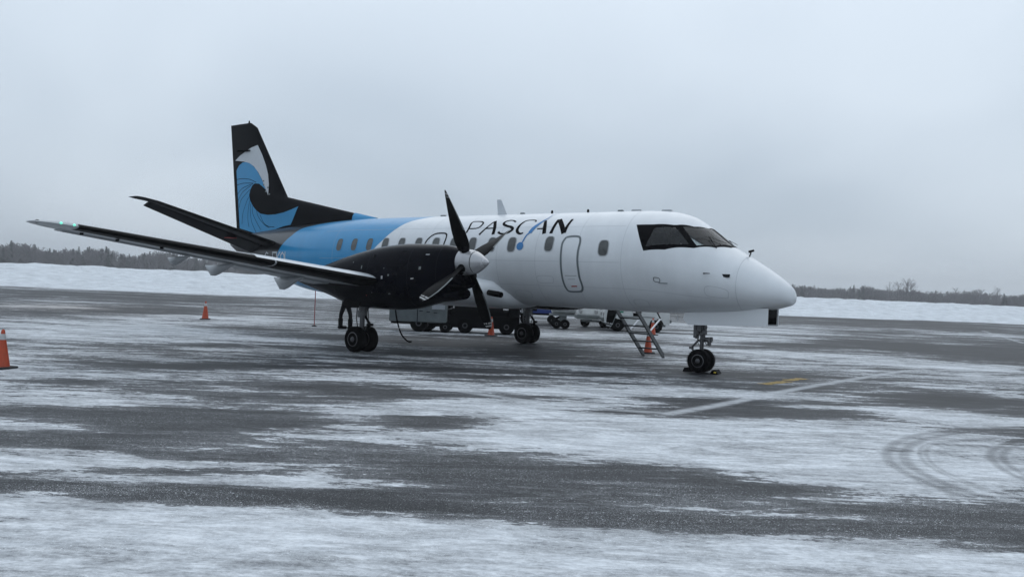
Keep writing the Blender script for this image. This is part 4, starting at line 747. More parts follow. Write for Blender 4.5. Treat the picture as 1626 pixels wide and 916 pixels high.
for s in (1,-1):
    h=MB()
    for l in FIN_LINES:
        p=smooth_line(clampx(l),5); a=[];b=[]
        for i,q in enumerate(p):
            t=Vector((p[min(i+1,len(p)-1)][0]-p[max(i-1,0)][0],p[min(i+1,len(p)-1)][1]-p[max(i-1,0)][1])).normalized(); nn=Vector((-t.y,t.x))*.009
            for L_,sg in ((a,1),(b,-1)):
                x,z=q[0]+nn.x*sg,q[1]+nn.y*sg; x=min(x,19.168+(z-3)*.159); L_.append((x,s*(finth(x,z)+.0062),z))
        h.add(a+b,[(i,i+1,len(a)+i+1,len(a)+i) for i in range(len(a)-1)])
    obj('wave_lines',h,M['ink'],FINO,smooth=0)
    for P_ in ():
        h=MB(); a=[];b=[]
        for i in range(20):
            z=3.3+i*.183; x=18.33+(z-3.3)*.2
            if x>19.5: x=19.5
            a.append((x-.006,s*(finth(x,z)+.0025),z)); b.append((x+.006,s*(finth(x,z)+.0025),z))
        h.add(a+b,[(i,i+1,21+i,20+i) for i in range(19)]); obj('rudder_hinge_line',h,M['rubberline'],FINO,smooth=0)
g=MB(); g.loft([[(18.62,.1,5.93),(19.1,.1,5.95),(19.12,.17,5.96),(18.7,.17,5.93)],[(18.62,.1,5.89),(19.1,.1,5.91),(19.12,.15,5.92),(18.7,.15,5.90)]]); g.box((18.85,.11,5.92),(.7,.05,.035)); obj('fin_aerial',g,M['ink'],AIR)
g=MB(); g.tube([(18.75,0,6.84),(18.74,0,6.96)],[.035,.02],8); obj('tail_beacon',g,M['ink'],AIR)
for t in ((17.63,4.72),(17.4,4.62),(17.5,4.5),(17.3,4.4),(17.65,4.85)):
    g=MB(); g.box((t[0],finth(*t)+.004,t[1]),(.07,.004,.05)); obj('placard',g,M['rubberline'],FINO)
# tailplane
def tail(side):
    g=MB(); rings=[]
    D=(0,-.26,.965)
    for y in (.15,.6,2,3.4,4.2,4.5,4.62):
        le=15.98+.215*y; c=1.75-.235*y; t=.11; z=2.57+.272*y
        if y>4.2: q=(y-4.2)/.42; le+=.25*q*q; c-=.10*q*q; t*=math.sqrt(1-q*q*.85)
        rings.append(section((le,y,z),c*.62 if y<4.25 else c,t*(1.35 if y<4.25 else 1),D,0,0,10))
    g.loft(rings)
    # elevator, drooping
    e=MB(); rr=[]
    for y in (.35,1.5,3,4.22):
        le=15.98+.215*y; c=1.75-.235*y; x0=le+c*.58; z0=2.57+.272*y; l=c*.46; a=R(17); th=.05*c/1.4+.01
        rr.append([(x0,y,z0-th),(x0-.05,y,z0),(x0,y,z0+th),(x0+l*math.cos(a),y,z0-l*math.sin(a)+.008),(x0+l*math.cos(a),y,z0-l*math.sin(a)-.008)])
    e.loft(rr)
    b=MB(); rings=[]
    for k in range(9):
        y=.7+3.5*k/8; le=15.98+.215*y; c=1.75-.235*y; s=section((le,y,2.57+.272*y),c*.62,.11*1.35,D,0,0,10); cc=Vector((le+c*.2,y,2.57+.272*y)); rings.append([tuple(Vector(p)+(Vector(p)-cc).normalized()*.005) for p in s[-3:]+s[0:4]])
    b.loft(rings,caps=False,closed=False)
    if side<0: g.mirror(); e.mirror(); b.mirror()
    T_=obj('tailplane',g,M['dgrey'],AIR,smooth=45); obj('elevator',e,M['dgrey'],T_,smooth=30); obj('deicing_boot',b,M['boot'],T_,smooth=60)
    h=MB(); h.box((17.25,1.55,2.86),(.3,.25,.02),rz=0); 
    if side<0: h.mirror()
    obj('warning_mark',h,M['red'],T_)
    h=MB(); h.lathe((16.4,.42,2.72),(-1,.6,.3),[(0,.05),(.04,.045),(.07,.01)],10)
    if side<0: h.mirror()
    obj('root_lamp',h,M['alu'],T_)
tail(1); tail(-1)
# ---- nacelles, propellers ----
NST=[(6.07,2.46,1.70,.30),(6.2,2.50,1.58,.36),(6.45,2.545,1.36,.44),(6.9,2.565,1.22,.52),(7.5,2.575,1.09,.56),(8.2,2.53,1.05,.57),(8.9,2.42,1.06,.55),(9.5,2.29,1.12,.50),(10.2,2.10,1.30,.42),(10.9,1.92,1.46,.30),(11.5,1.78,1.60,.14),(11.75,1.72,1.68,.03)]
NT,NB,NW=[pchip([r[0] for r in NST],[r[k] for r in NST]) for k in (1,2,3)]
def nacp(x,t,off=0):
    zt,zb,w_=NT(x),NB(x),NW(x); c,s=math.cos(t),math.sin(t); e=.88
    return Vector((x,3.36+(w_+off)*math.copysign(abs(c)**e,c),(zt+zb)/2+((zt-zb)/2+off)*math.copysign(abs(s)**e,s)))
def nacelle(side):
    g=MB(); n=40; xs=[6.07,6.12]+[6.17+.14*i for i in range(40)]+[11.75]
    g.loft([[nacp(x,2*PI*k/n) for k in range(n)] for x in xs])
    # chin intake and oil-cooler scoop
    def scoop(cx,cz,a,b,x1):
        rr=[]
        for x,s in ((x1,.9),(cx+.35,1.02),(cx+.1,1),(cx+.02,.95),(cx,.88),(cx+.03,.8),(cx+.35,.68)):
            rr.append([(x,3.36+a*s*math.cos(2*PI*k/20),cz+b*s*math.sin(2*PI*k/20)+(x-cx)*-.12) for k in range(20)])
        g.loft(rr)
    scoop(5.90,1.80,.30,.20,6.9); scoop(5.98,1.50,.22,.13,7.0)
    if side<0: g.mirror()
    Nn=obj('nacelle',g,M['nac'],AIR,smooth=50,label='dark navy engine nacelle')
    # front annulus behind the spinner
    rnd=random.Random(3)
    items=[(6.72,.62,.10,.02,'grey'),(7.95,-.02,.05,.035,'grey'),(7.75,.02,.05,.02,'vgrey'),(6.85,.14,.06,.05,'vgrey'),(7.05,-.1,.08,.02,'grey'),(8.65,.3,.03,.06,'vgrey'),(8.95,-.05,.03,.02,'vgrey'),(7.4,.75,.16,.05,'ink'),(8.3,.6,.05,.12,'ink'),(9.0,.55,.02,.03,'vgrey'),(7.75,-.5,.05,.02,'vgrey'),(8.3,-.45,.02,.02,'vgrey'),(8.5,-.55,.02,.02,'red'),(7.9,.2,.02,.015,'vgrey')]
    for x,t,a,b,mt in items:
        h=MB(); v=[]; 
        for du,dv in ((-1,-1),(0,-1),(1,-1),(1,1),(0,1),(-1,1)):
            v.append(nacp(x+du*a/2,t+dv*b/1.1,.004))
        h.add(v,[(0,1,4,5),(1,2,3,4)])
        if side<0: h.mirror()
        obj('stencil' if mt!='ink' else 'cooling_slot',h,M[mt],Nn,smooth=0)
    for x in (6.45,7.2,8.45,9.6):
        h=MB(); K=36; a=[nacp(x-.004,2*PI*k/K,.0015) for k in range(K)]; b=[nacp(x+.004,2*PI*k/K,.0015) for k in range(K)]; h.loft([a,b],caps=False)
        if side<0: h.mirror()
        obj('panel_seam',h,M['dgrey'],Nn,smooth=0)
    # exhaust
    h=MB(); h.lathe((9.0,3.36+.42,2.1),(1,.35,-.05),[(0,.13),(.45,.14),(.6,.13),(.6,.11),(.2,.1)],16)
    if side>0: h=MB(); h.lathe((9.2,3.36-.40,1.95),(1,-.35,-.05),[(0,.13),(.45,.14),(.6,.13),(.6,.11),(.2,.1)],16)
    if side<0: h.mirror()
    obj('exhaust_pipe',h,M['dark'],Nn)
nacelle(1); nacelle(-1)
PX,PZ=5.9,2.18
def propeller(side,phase):
    y0=3.36*side; g=MB(); prof=[(.20,.10),(.20,.275),(.10,.285),(.0,.28),(-.12,.262),(-.195,.24)]
    g.lathe((PX,y0,PZ),(1,0,0),prof[::1],36); P_=obj('propeller',g,M['spin'],AIR,smooth=45,label='four bladed propeller with white spinner')
    g=MB(); g.lathe((PX,y0,PZ),(1,0,0),[(-.193,.236),(-.212,.236)],36); obj('spinner_band',g,M['ink'],P_,smooth=30)
    g=MB(); g.lathe((PX,y0,PZ),(1,0,0),[(-.210,.236),(-.30,.192),(-.40,.132),(-.48,.078),(-.535,.032),(-.55,.004)],36); obj('spinner_cap',g,M['spin'],P_,smooth=60)
    sts=[(.22,.16,.11,62),(.34,.27,.085,66),(.5,.325,.055,72),(.75,.335,.038,82),(1.0,.315,.028,93),(1.25,.275,.02,103),(1.45,.215,.015,110),(1.58,.15,.011,114),(1.65,.085,.008,116),(1.675,.03,.006,117)]
    for k in range(4):
        b=MB(); rings=[]; a=R(phase)+k*PI/2; rad=Vector((0,math.cos(a),math.sin(a))); tan=Vector((0,-math.sin(a),math.cos(a))); ax=Vector((-1,0,0))
        for r,c,t,pt in sts:
            ch=(ax*math.sin(R(pt))+tan*math.cos(R(pt))).normalized(); nn=rad.cross(ch).normalized(); ctr=Vector((PX+.02,y0,PZ))+rad*r
            rings.append([ctr+ch*(c*u)+nn*(t*v) for u,v in ((.5,0),(.4,.3),(.15,.5),(-.2,.42),(-.5,.05),(-.5,-.05),(-.2,-.15),(.15,-.3),(.4,-.25))])
        b.loft(rings); m0=[]
        # tip stripes and bright leading edge
        n=9
        for i in range(len(rings)-1):
            for j in range(n):
                r=sts[i][0]; m0.append(3 if (i>=3 and j in (0,8) and i<8) else 0)
        b.m[:len(m0)]=m0
        bo=obj('blade',b,[M['boot'],M['refl'],M['rubberline'],M['vgrey']],P_,smooth=40)
        for r0,r1 in ((1.50,1.54),(1.57,1.61)):
            h=MB(); rr=[]
            for r in (r0,r1):
                i=max(q for q in range(len(sts)-1) if sts[q][0]<=r); f=(r-sts[i][0])/(sts[i+1][0]-sts[i][0]); rr.append([rings[i][j].lerp(rings[i+1][j],f) for j in range(n)])
            rr=[[c0+(p-c0)*1.02+(p-c0).normalized()*.002 for p in ring for c0 in [sum(ring,Vector())/n]] for ring in rr]
            h.loft(rr,caps=False); h.m=[0]*len(h.m); h.v=[tuple(p) for p in h.v]; obj('blade_stripe',h,M['refl'],P_,smooth=0)
        h=MB(); h.tube([Vector((PX,y0,PZ))+rad*.24,Vector((PX,y0,PZ))+rad*.37],[.10,.07],14); obj('blade_cuff',h,M['ink'],P_)
propeller(1,60); propeller(-1,25)
# ---- landing gear ----
def wheel(c,r,w_,parent):
    g=MB(); x,y,z=c
    g.lathe((x,y,z),(0,1,0),[(-w_/2+.02,r*.55),(-w_/2,r*.7),(-w_/2+.01,r*.86),(-w_*.33,r*.965),(-w_*.15,r),(w_*.15,r),(w_*.33,r*.965),(w_/2-.01,r*.86),(w_/2,r*.7),(w_/2-.02,r*.55)],40)
    for s in (1,-1):
        g.lathe((x,y+s*(w_/2-.03),z),(0,s,0),[(-.04,r*.57),(.012,r*.57),(.018,r*.5),(-.01,r*.46),(-.02,r*.25),(.02,r*.2),(.035,r*.12),(.036,.001)],28,1,caps=False)
    for d in (-.06,0,.06):
        g.lathe((x,y+d-.006,z),(0,1,0),[(0,r*1.0015),(.012,r*1.0015)],40,2,caps=False)
    return obj('wheel',g,[M['tyre'],M['rim'],M['ink']],parent,smooth=35)
G=MB(); xn=2.0
G.tube([(xn,0,1.35),(xn,0,.86)],.075,14); G.tube([(xn,0,.86),(xn,0,.22)],.045,12,1); G.tube([(xn,-.2,.25),(xn,.2,.25)],.04,10)
G.box((xn+.1,.02,.98),(.12,.2,.36),bev=.02); G.box((xn-.02,.0,1.12),(.22,.3,.14),bev=.02); G.box((xn+.12,0,.8),(.08,.1,.14),bev=.01); G.tube([(xn+.02,.12,1.28),(xn-.35,.06,1.36)],.03,8); G.tube([(xn-.02,-.1,1.2),(xn-.62,-.06,1.42)],.028,8); G.lathe((xn,0,.82),(0,0,1),[(0,.085),(.06,.085)],14); G.lathe((xn,0,.66),(0,0,1),[(0,.062),(.05,.062)],12,1)
G.tube([(xn-.09,.09,1.2),(xn-.09,.09,.75)],.018,6); G.tube([(xn-.07,.07,.9),(xn-.12,.1,.75),(xn-.05,.08,.6),(xn-.03,.03,.45)],.010,6); G.box((xn+.02,.13,1.0),(.1,.06,.22),bev=.01); G.box((xn-.1,.1,.88),(.09,.07,.10),bev=.01); G.box((xn+.12,.1,.9),(.07,.06,.30),bev=.01); G.lathe((xn,0,.95),(0,0,1),[(0,.1),(.05,.1)],14); G.tube([(xn-.05,.14,1.25),(xn-.16,.13,1.0),(xn-.1,.12,.72),(xn-.14,.05,.6)],.011,6)
G.tube([(xn+.06,.1,1.1),(xn+.09,.12,.85),(xn+.05,.06,.6)],.009,6)
NG=obj('nose_gear',G,[M['steel'],M['rim']],AIR)
G=MB(); G.tube([(xn+.06,0,.72),(xn+.24,.0,.52)],.024,8); G.tube([(xn+.24,0,.52),(xn+.05,0,.3)],.024,8); G.box((xn+.24,0,.52),(.05,.14,.05)); obj('torque_link',G,M['steel'],NG)
G=MB()
for s in (-1,1): G.lathe((xn-.1,.075*s,.73),(-1,0,-.1),[(0,.03),(.02,.05),(.09,.062),(.1,.055)],16)
G.box((xn-.07,0,.73),(.06,.2,.04)); obj('taxi_light',G,M['steel'],NG)
G=MB(); G.lathe((xn-.135,-.02,.63),(-1,.2,0),[(0,.035),(.05,.05)],14); obj('lamp_housing',G,M['rim'],NG)
wheel((xn,.135,.255),.255,.15,NG); wheel((xn,-.135,.255),.255,.15,NG)
for s in (1,-1):
    y=.31*s; o=[]; P_=[(2.28,1.29),(2.32,1.15),(2.2,1.03),(1.3,1.06),(.45,1.10),(.45,1.47),(1.2,1.39),(2.0,1.32)]
    G=MB(); G.prism(P_,'y',y-.012,y+.012); 
    Dn=obj('gear_door',G,M['white'],AIR,smooth=30,label='open nose gear door')
    G=MB(); G.prism([(2.2,1.2),(2.25,1.13),(2.15,1.06),(1.3,1.09),(.48,1.13),(.48,1.37),(1.2,1.31)],'y',min(y-.013*s,y-.022*s),max(y-.013*s,y-.022*s)); obj('door_lining',G,M['dark'],Dn,smooth=0)
G=MB(); G.box((1.35,0,1.36),(1.75,.56,.16)); obj('gear_bay',G,M['ink'],AIR,smooth=0)
def maingear(s):
    y=3.36*s; x=9.14; G=MB()
    G.tube([(x-.05,y,1.5),(x,y,.95)],.10,14); G.tube([(x,y,.98),(x,y,.82)],.12,14); G.tube([(x,y,.9),(x+.0,y,.31)],.062,12,1); G.tube([(x,y-.3,.31),(x,y+.3,.31)],.055,10)
    G.tube([(x-.02,y,1.0),(x+.62,y,1.42)],.045,8); G.tube([(x,y-.1,.95),(x-.25,y-.12,1.3)],.03,8); G.tube([(x+.08,y+.08,1.3),(x+.1,y+.1,.8),(x+.06,y+.06,.5)],.014,6); G.tube([(x-.1,y-.06,1.25),(x-.13,y-.08,.8),(x-.06,y-.02,.45)],.012,6)
    g_=obj('main_gear',G,[M['steel'],M['rim']],AIR)
    G=MB(); G.tube([(x-.09,y,.86),(x-.28,y,.66)],.03,8); G.tube([(x-.28,y,.66),(x-.07,y,.42)],.03,8); G.box((x-.28,y,.66),(.05,.16,.06)); obj('torque_link',G,M['dark'],g_)
    wheel((x,y+.19,.305),.305,.23,g_); wheel((x,y-.19,.305),.305,.23,g_)
    for q in (1,-1):
        G=MB(); P_=[(x-.95,1.26),(x-.85,.98),(x-.3,.94),(x+.15,.95),(x+.2,1.2)]; yy=y+q*.36; 
        G=MB(); G.prism([(x-.3,1.3),(x-.25,1.06),(x+.2,1.04),(x+.28,1.22)],'y',yy-.012,yy+.012); obj('gear_door',G,M['dark'],AIR,smooth=0,label='small open main gear door')
maingear(1); maingear(-1)
# airstair hanging from the front left door
ST=MB(); fx=(4.83,4.25)
for x in fx: ST.loft([[(x-.02,-1.0,1.42),(x+.02,-1.0,1.42),(x+.02,-1.0,1.30),(x-.02,-1.0,1.30)],[(x-.02,-2.72,.10),(x+.02,-2.72,.10),(x+.02,-2.66,.0),(x-.02,-2.66,.0)]])
AS=obj('airstair',ST,M['steel'],AIR,smooth=0,label='folding metal steps at the front left door')
for k in range(6):
    t=(k+.7)/6.6; y=-1.0-1.7*t; z=1.36-1.3*t; g=MB(); g.box(((fx[0]+fx[1])/2,y,z),(fx[0]-fx[1]-.04,.2,.025)); obj('step',g,M['dgrey'],AS,smooth=0)
for x in fx:
    g=MB(); g.tube([(x,-2.68,.05),(x,-2.72,.0)],.03,6); g.tube([(x,-1.9,.72),(x,-2.45,1.02)],.022,6,1); g.tube([(x,-1.0,2.25),(x,-1.75,1.62),(x,-2.45,1.02)],.018,6); obj('handrail',g,[M['dgrey'],M['alu']],AS)
# ---------------- cones ----------------
def make_cone(kind='tall'):
    t=thing('traffic_cone','','traffic cone')
    g=MB(); g.box((0,0,.018),(.36,.36,.036),bev=.01); obj('base',g,M['coner'],t,local=True)
    g=MB(); g.lathe((0,0,0),(0,0,1),[(.034,.128),(.05,.122),(.50,.052)],28,caps=False); obj('body',g,M['orange'],t,local=True,smooth=60)
    g=MB(); g.lathe((0,0,0),(0,0,1),[(.50,.0535),(.60,.040),(.602,.036)],28,caps=False); obj('collar',g,M['refl'],t,local=True,smooth=60)
    g=MB(); g.lathe((0,0,0),(0,0,1),[(.60,.037),(.66,.029),(.675,.02),(.68,.004)],28,caps=False); obj('tip',g,M['orange'],t,local=True,smooth=60)
    return t
cone0=make_cone()
CG='orange traffic cones around the parked aircraft'
for i,(x,y,sc,rz,lb) in enumerate([(9.42,11.05,.95,.4,'orange cone with white collar cut by the left edge of the photo'),(22.12,-.79,1.0,.9,'orange cone standing alone on snow below the wing'),(11.83,-5.0,.95,.2,'red-orange cone beside the dark belt loader under the propeller'),(5.25,-3.75,.95,.7,'near orange cone seen through the airstair steps'),(9.68,-12.6,1.0,.1,'far orange cone behind the airstair, in front of the white tractor')]):
    c=cone0 if i==0 else copytree(cone0); c.location=(x,y,0); c.scale=(sc,)*3; c.rotation_euler=(0,0,rz); c['label']=lb; c['group']=CG
# wheel chocks at the nose wheel
def chock(x,y,lb,w_=.34):
    g=MB(); g.prism([(-.09,0),(.09,0),(.05,.085),(-.03,.09)],'y',-w_/2,w_/2); r=thing('wheel_chock',lb,'wheel chock',(x,y,0)); obj('wedge',g,M['ink'],r,local=True,smooth=0)
    g=MB(); g.box((0,.08,.08),(.05,.06,.012)); g.box((-.02,w_/2+.004,.04),(.05,.006,.03))
    if y<0: obj('mark',g,M['yellow'],r,local=True,smooth=0); r.rotation_euler=(0,0,.15); r['group']='chocks at the nose wheels'
chock(1.66,-.02,'black and yellow chock in front of the nose wheels',.3); chock(2.27,.0,'black chock behind the nose wheels',.3)
# thin pole
t=thing('marker_pole','thin reddish pole standing on snow left of the main wheels','pole',(17.64,-2.23,0)); g=MB(); g.tube([(0,0,0),(0,0,2.0)],.016,8); obj('shaft',g,M['redthin'],t,local=True); g=MB(); g.lathe((0,0,0),(0,0,1),[(0,.09),(.03,.08),(.04,.02)],12); obj('foot',g,M['ink'],t,local=True)
# ---------------- ground equipment ----------------
HD=math.atan2(RGT.y,RGT.x)     # heading parallel to the picture's right
def wheel2(p,r,w_,parent,ax=(0,1,0)):
    g=MB(); g.lathe(p,ax,[(-w_/2,r*.6),(-w_/2,r*.92),(-w_*.3,r),(w_*.3,r),(w_/2,r*.92),(w_/2,r*.6)],24); g.lathe(p,ax,[(-w_/2+.01,.001),(-w_/2-.004,r*.3),(-w_/2+.015,r*.58)],16,1,caps=False); g.lathe(p,ax,[(w_/2-.015,r*.58),(w_/2+.004,r*.3),(w_/2-.01,.001)],16,1,caps=False); return obj('wheel',g,[M['tyre'],M['rim']],parent,local=True)
# local frames: +x = right in the picture, -y = towards the viewer
t=thing('ground_power_cart','grey box-shaped ground power cart behind the main wheels','power cart',(14.55,-4.35,0),rz=HD)
g=MB(); g.box((0,0,.78),(2.0,1.1,.9),bev=.03); obj('cabinet',g,M['vgrey'],t,local=True)
# viewer is on the +y side after rotating by HD? faces on both sides carry the details
for s in (1,-1):
    g=MB(); g.box((.15,s*.555,.95),(.18,.02,.2)); obj('gauge_box',g,M['ink'],t,local=True)
    g=MB(); g.box((.15,s*.57,.97),(.1,.01,.13)); obj('gauge_lamp',g,M['lampw'],t,local=True)
    g=MB(); g.box((.7,s*.555,.95),(.45,.015,.3)); obj('access_panel',g,M['grey'],t,local=True)
    for k in range(3):
        g=MB(); g.box((.1+.25*k,s*.556,.72-.02*k),(.12,.012,.02)); obj('vent',g,M['ink'],t,local=True)
    g=MB(); g.box((-.02,s*.556,.78),(.02,.012,.86)); obj('door_edge',g,M['ink'],t,local=True)
for x,r in ((.03,.3),(.95,.2)):
    for y in (-.45,.45): wheel2((x,y,r),r,.16,t)
g=MB(); g.box((0,0,.3),(1.9,.8,.08)); g.tube([(1,0,.3),(1.8,0,.2)],.03,6); obj('frame',g,M['dark'],t,local=True)
t=thing('power_cable','black cable hanging from the aircraft belly down to the apron beside the grey cart','cable',(11,0,0)); g=MB(); P_=[(11.35,.1,1.2),(11.36,.02,.78),(11.27,0,.46),(11.12,0,.2),(10.93,-.03,.04),(10.76,-.03,.025)]; g.tube([(a-11,b,c) for a,b,c in smooth_line(P_,5)],.022,8); obj('cord',g,M['ink'],t,local=True)
# belt loader
t=thing('belt_loader','long black belt loader parked behind the propeller with a white end plate','belt loader',(13.35,-5.7,0),rz=HD)
g=MB(); g.box((0,0,.42),(3.5,1.3,.46),bev=.03); g.box((.3,0,.88),(1.7,1.3,.5),bev=.04); g.box((.5,0,.72),(2.4,1.3,.22),bev=.03); g.tube([(-1.6,.6,.8),(-.9,.62,1.02),(-.5,.6,1.1)],.05,8); g.tube([(1.2,.6,.98),(1.6,.62,.9),(1.9,.5,.6)],.05,8); g.box((-.9,0,.98),(.5,1.0,.3),bev=.05); g.box((-1.2,0,.72),(1.0,1.3,.14),bev=.02); g.box((1.55,.0,.8),(.4,1.5,.4),bev=.04); obj('chassis',g,M['dark'],t,local=True)  # deck boxes raised so their black stands in for shade under the belly
g=MB(); g.loft([[(-1.9,y0,z0),(-1.9,y1,z0),(-1.9,y1,z0+.14),(-1.9,y0,z0+.14)] for y0,y1,z0 in ((-.35,.35,1.0),)]+[[(2.35,-.35,.86),(2.35,.35,.86),(2.35,.35,1.0),(2.35,-.35,1.0)]]); obj('conveyor',g,M['boot'],t,local=True,smooth=0)
for k in range(5):
    g=MB()
    for s in (1,-1): g.box((-1.25,s*.665,.34+.115*k),(.85,.03,.022))
    obj('side_rail',g,M['steel'],t,local=True)
for s in (1,-1):
    g=MB(); g.box((-1.0,s*.68,.62),(.22,.02,.07)); obj('name_plate',g,M['vgrey'],t,local=True)
    g=MB(); g.box((1.95,s*.68,.93),(.30,.03,.28)); obj('end_plate',g,M['refl'],t,local=True)
    g=MB(); g.box((1.88,s*.70,.93),(.05,.01,.12)); g.box((2.0,s*.70,.9),(.09,.01,.05)); obj('plate_mark',g,M['ink'],t,local=True)
    g=MB(); g.tube([(-.6,s*.5,.8),(-.6,s*.5,1.25),(-.2,s*.5,1.25),(-.2,s*.5,.8)],.022,6); obj('guard_rail',g,M['dark'],t,local=True)
for x in (-1.5,-.15,1.3):
    for y in (-.55,.55): wheel2((x,y,.27),.27,.2,t)
# dark cart wheel and small trailer chassis between loader and left main gear
t=thing('baggage_cart','blue sided baggage cart glimpsed behind the far main wheels','baggage cart',(17.0,-14.9,0),rz=HD)
g=MB(); g.box((.15,0,.95),(1.75,1.3,.9),bev=.02); obj('body',g,M['vblue'],t,local=True); g=MB(); g.box((0,0,.46),(2.0,1.2,.07)); g.tube([(-1,0,.42),(-1.7,0,.3)],.03,6); obj('frame',g,M['dark'],t,local=True)
for x in (-.55,.75):
    for y in (-.5,.5): wheel2((x,y,.2),.2,.13,t)
t=thing('tank_trailer','small trailer with pale cylindrical tank right of the far main wheels','trailer',(13.9,-12.5,0),rz=HD)
g=MB(); g.lathe((-.5,0,.98),(1,0,0),[(-.03,.1),(0,.28),(.06,.36),(1.0,.36),(1.06,.28),(1.09,.1)],24); obj('tank',g,M['vwhite'],t,local=True); g=MB(); g.box((0,0,.58),(1.15,.75,.07)); g.box((0,0,.42),(.3,.5,.28)); g.tube([(.5,0,.5),(1.25,0,.42)],.03,6); obj('frame',g,M['vgrey'],t,local=True)
g=MB(); g.tube([(-.45,-.05,.35),(-.1,-.1,.5),(.05,.1,.38)],.05,8); obj('hose',g,M['ink'],t,local=True)
for y in (-.35,.35): wheel2((-.28,y,.2),.2,.12,t); wheel2((.08,y,.2),.2,.12,t)
def tractor(loc,rz,label,L_=2.5):
    t=thing('airport_tractor',label,'tractor',loc,rz=rz,group='white airport tractors behind the airstair')
    g=MB(); h=.62
    P_=[(-L_/2,.34),(-L_/2-.02,.62),(-L_/2+.05,.95),(-.35*L_/2,1.02),(-.3*L_/2,1.08),(-.15*L_/2,1.08),(-.12*L_/2,.62),(.12*L_/2,.62),(.16*L_/2,1.05),(.6*L_/2,1.08),(L_/2-.02,1.02),(L_/2,.9),(L_/2,.34),(.83*L_/2,.34),(.78*L_/2,.5),(.68*L_/2,.58),(.52*L_/2,.58),(.42*L_/2,.5),(.37*L_/2,.30),(-.35*L_/2,.30),(-.4*L_/2,.5),(-.5*L_/2,.58),(-.66*L_/2,.58),(-.76*L_/2,.5),(-.81*L_/2,.34)]
    g.prism(P_,'y',-.62,.62); obj('body',g,M['vwhite'],t,local=True,smooth=0)
    g=MB(); g.tube([(-.12*L_,-.5,1.05),(-.08*L_,-.5,1.75),(.3*L_,-.5,1.75),(.3*L_,-.5,1.05)],.03,8); g.tube([(-.12*L_,.5,1.05),(-.08*L_,.5,1.75),(.3*L_,.5,1.75),(.3*L_,.5,1.05)],.03,8); g.box((.11*L_,0,1.78),(.42*L_,1.15,.05),bev=.01); obj('cab',g,M['vwhite'],t,local=True)
    g=MB(); g.box((.02,0,.72),(.34,.9,.12),bev=.03); g.box((.18,0,.98),(.1,.9,.45),bev=.03); obj('seat',g,M['ink'],t,local=True)
    g=MB(); g.box((-L_/2-.05,0,.5),(.08,1.2,.14),bev=.02); g.box((L_/2+.05,0,.5),(.08,1.2,.14),bev=.02); g.box((0,0,.3),(L_*.9,.9,.1)); obj('bumper',g,M['vgrey'],t,local=True)
    for s in (1,-1):
        for x,c in ((-.38,'red'),(.33,'red')):
            g=MB(); q=[(x*L_+.06*math.cos(2*PI*k/12),.9+.06*math.sin(2*PI*k/12)) for k in range(12)]; g.prism(q,'y',s*.622 if s>0 else s*.632,s*.632 if s>0 else s*.622); obj('round_badge',g,M[c],t,local=True,smooth=0)
        g=MB(); g.box((-.24*L_,s*.626,.82),(.16,.012,.07)); obj('fleet_mark',g,M['green'],t,local=True,smooth=0)
        g=MB(); g.box((0,s*.63,.64),(L_*.55,.02,.03)); obj('trim',g,M['vgrey'],t,local=True,smooth=0)
        g=MB(); g.lathe((-L_/2-.02,s*.42,.72),(-1,0,0),[(0,.09),(.03,.08)],14); obj('headlight',g,M['refl'],t,local=True)
    for x in (-.29*L_,.3*L_):
        for y in (-.52,.52): wheel2((x,y,.26),.26,.2,t)
tractor((11.5,-14.45,0),HD,'nearer white airport tractor with red badges seen under the forward fuselage',2.75)
tractor((13.9,-15.9,0),HD+R(50),'farther white airport tractor parked left of the nearer one',2.5)
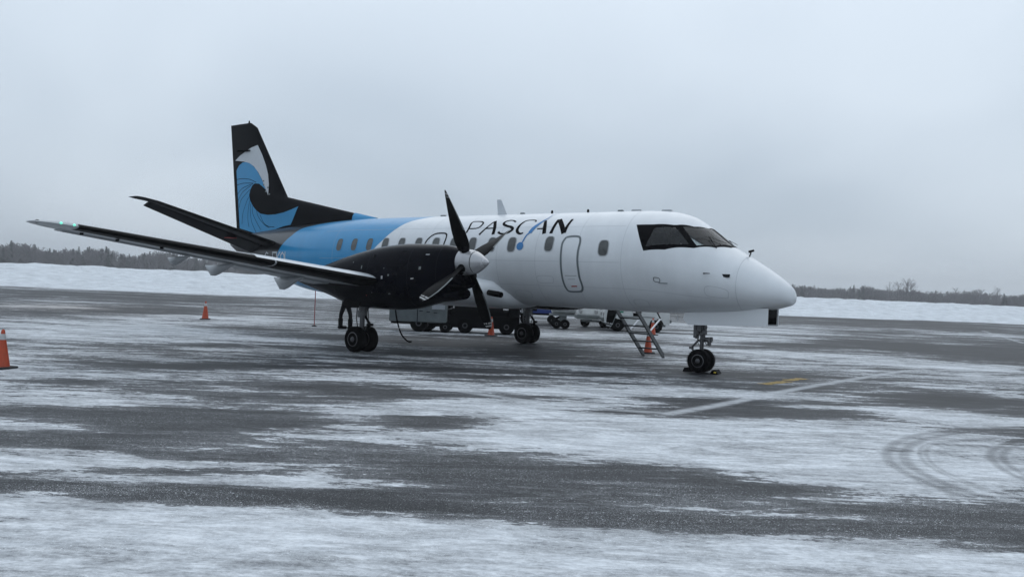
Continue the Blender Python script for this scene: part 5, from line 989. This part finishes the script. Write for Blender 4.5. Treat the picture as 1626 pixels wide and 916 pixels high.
# ---------------- person behind the right nacelle ----------------
def person():
    J={'pel':(0,0,.95),'wst':(0,.01,1.12),'chs':(0,.03,1.36),'nek':(0,.04,1.52),'hd':(0,.06,1.62),'hdt':(0,.05,1.76)}
    ch=[]
    t=thing('person','person in black work clothes and boots standing behind the right main gear','person',(16.15,-2.35,0),rz=HD-PI/2)
    # local: +y = facing direction, x = sideways
    V=[(0,0,.95),(0,0,1.1),(0,.01,1.28),(0,.02,1.42),(0,.03,1.52),(0,.05,1.62),(0,.05,1.72)]; Rr=[(.17,.12),(.155,.115),(.18,.125),(.17,.11),(.06,.06),(.085,.095),(.07,.08)]; E=[(i,i+1) for i in range(6)]
    for s in (1,-1):
        b=len(V); V+=[(s*.10,.07*s,.86),(s*.11,.19*s,.48),(s*.11,.19*s,.1),(s*.11,.19*s+.1,.05)]; Rr+=[(.1,.1),(.07,.075),(.06,.06),(.05,.045)]; E+=[(0,b),(b,b+1),(b+1,b+2),(b+2,b+3)]
        b=len(V); V+=[(s*.21,.02,1.43),(s*.27,.0,1.16),(s*.25,.16,.98),(s*.23,.27,.99)]; Rr+=[(.065,.065),(.05,.05),(.038,.038),(.036,.022)]; E+=[(3,b),(b,b+1),(b+1,b+2),(b+2,b+3)]
        h=len(V)-1
        for k in range(4):
            b=len(V); V+=[(s*(.23-.02*k+.03),.30,1.0-.004*k),(s*(.23-.02*k+.03),.345-.006*abs(k-1.3),.985),(s*(.23-.02*k+.028),.36-.008*abs(k-1.3),.955)]; Rr+=[(.009,.009)]*3; E+=[(h,b),(b,b+1),(b+1,b+2)]
        b=len(V); V+=[(s*.195,.26,.985),(s*.185,.30,.975)]; Rr+=[(.011,.011),(.009,.009)]; E+=[(h,b),(b,b+1)]
    me=bpy.data.meshes.new('body'); me.from_pydata(V,E,[]); o=bpy.data.objects.new('body',me); COL.objects.link(o); o.parent=t
    md=o.modifiers.new('skin','SKIN'); me.materials.append(M['cloth'])
    sv=me.skin_vertices[0] if len(me.skin_vertices) else None
    if sv is None:
        bm=bmesh.new(); bm.from_mesh(me); bm.verts.layers.skin.verify(); bm.to_mesh(me); bm.free(); sv=me.skin_vertices[0]
    for i,r in enumerate(Rr): sv.data[i].radius=r
    sv.data[0].use_root=True
    sb=o.modifiers.new('sub','SUBSURF'); sb.levels=2; sb.render_levels=2
    g=MB(); g.lathe((0,.03,0),(0,0,1),[(1.66,.108),(1.70,.113),(1.78,.095),(1.82,.05),(1.83,.004)],20); obj('hat',g,M['cloth'],t,local=True,smooth=60)
    g=MB(); g.lathe((0,.105,1.645),(0,1,.0),[(-.05,.07),(0,.075),(.035,.055),(.045,.03)],14); g.tube([(0,.14,1.675),(0,.168,1.645)],[.008,.014],6); obj('face',g,M['skin'],t,local=True)
    for s in (1,-1):
        g=MB(); y=.19*s; g.box((s*.11,y+.07,.05),(.12,.32,.10),bev=.03); g.tube([(s*.11,y,.05),(s*.11,y,.35)],[.075,.085],12); obj('boot',g,M['ink'],t,local=True)
    g=MB(); g.lathe((0,.01,0),(0,0,1),[(.86,.2),(1.0,.205),(1.3,.21),(1.42,.17)],20,caps=False); g.v=[(x,y*.72,z) for x,y,z in g.v]; obj('jacket',g,M['cloth'],t,local=True,smooth=60)
person()
# ---------------- thin winter haze ----------------
g=MB(); g.box((0,0,24),(3900,3900,50)); m=bpy.data.materials.new('haze'); m.use_nodes=True; nt=m.node_tree; nt.nodes.clear(); o_=nt.nodes.new('ShaderNodeOutputMaterial'); v_=nt.nodes.new('ShaderNodeVolumePrincipled'); v_.inputs['Color'].default_value=(.975,.985,1,1); v_.inputs['Density'].default_value=.0006; nt.links.new(v_.outputs[0],o_.inputs['Volume'])
obj('haze',g,m,smooth=0,kind='stuff')
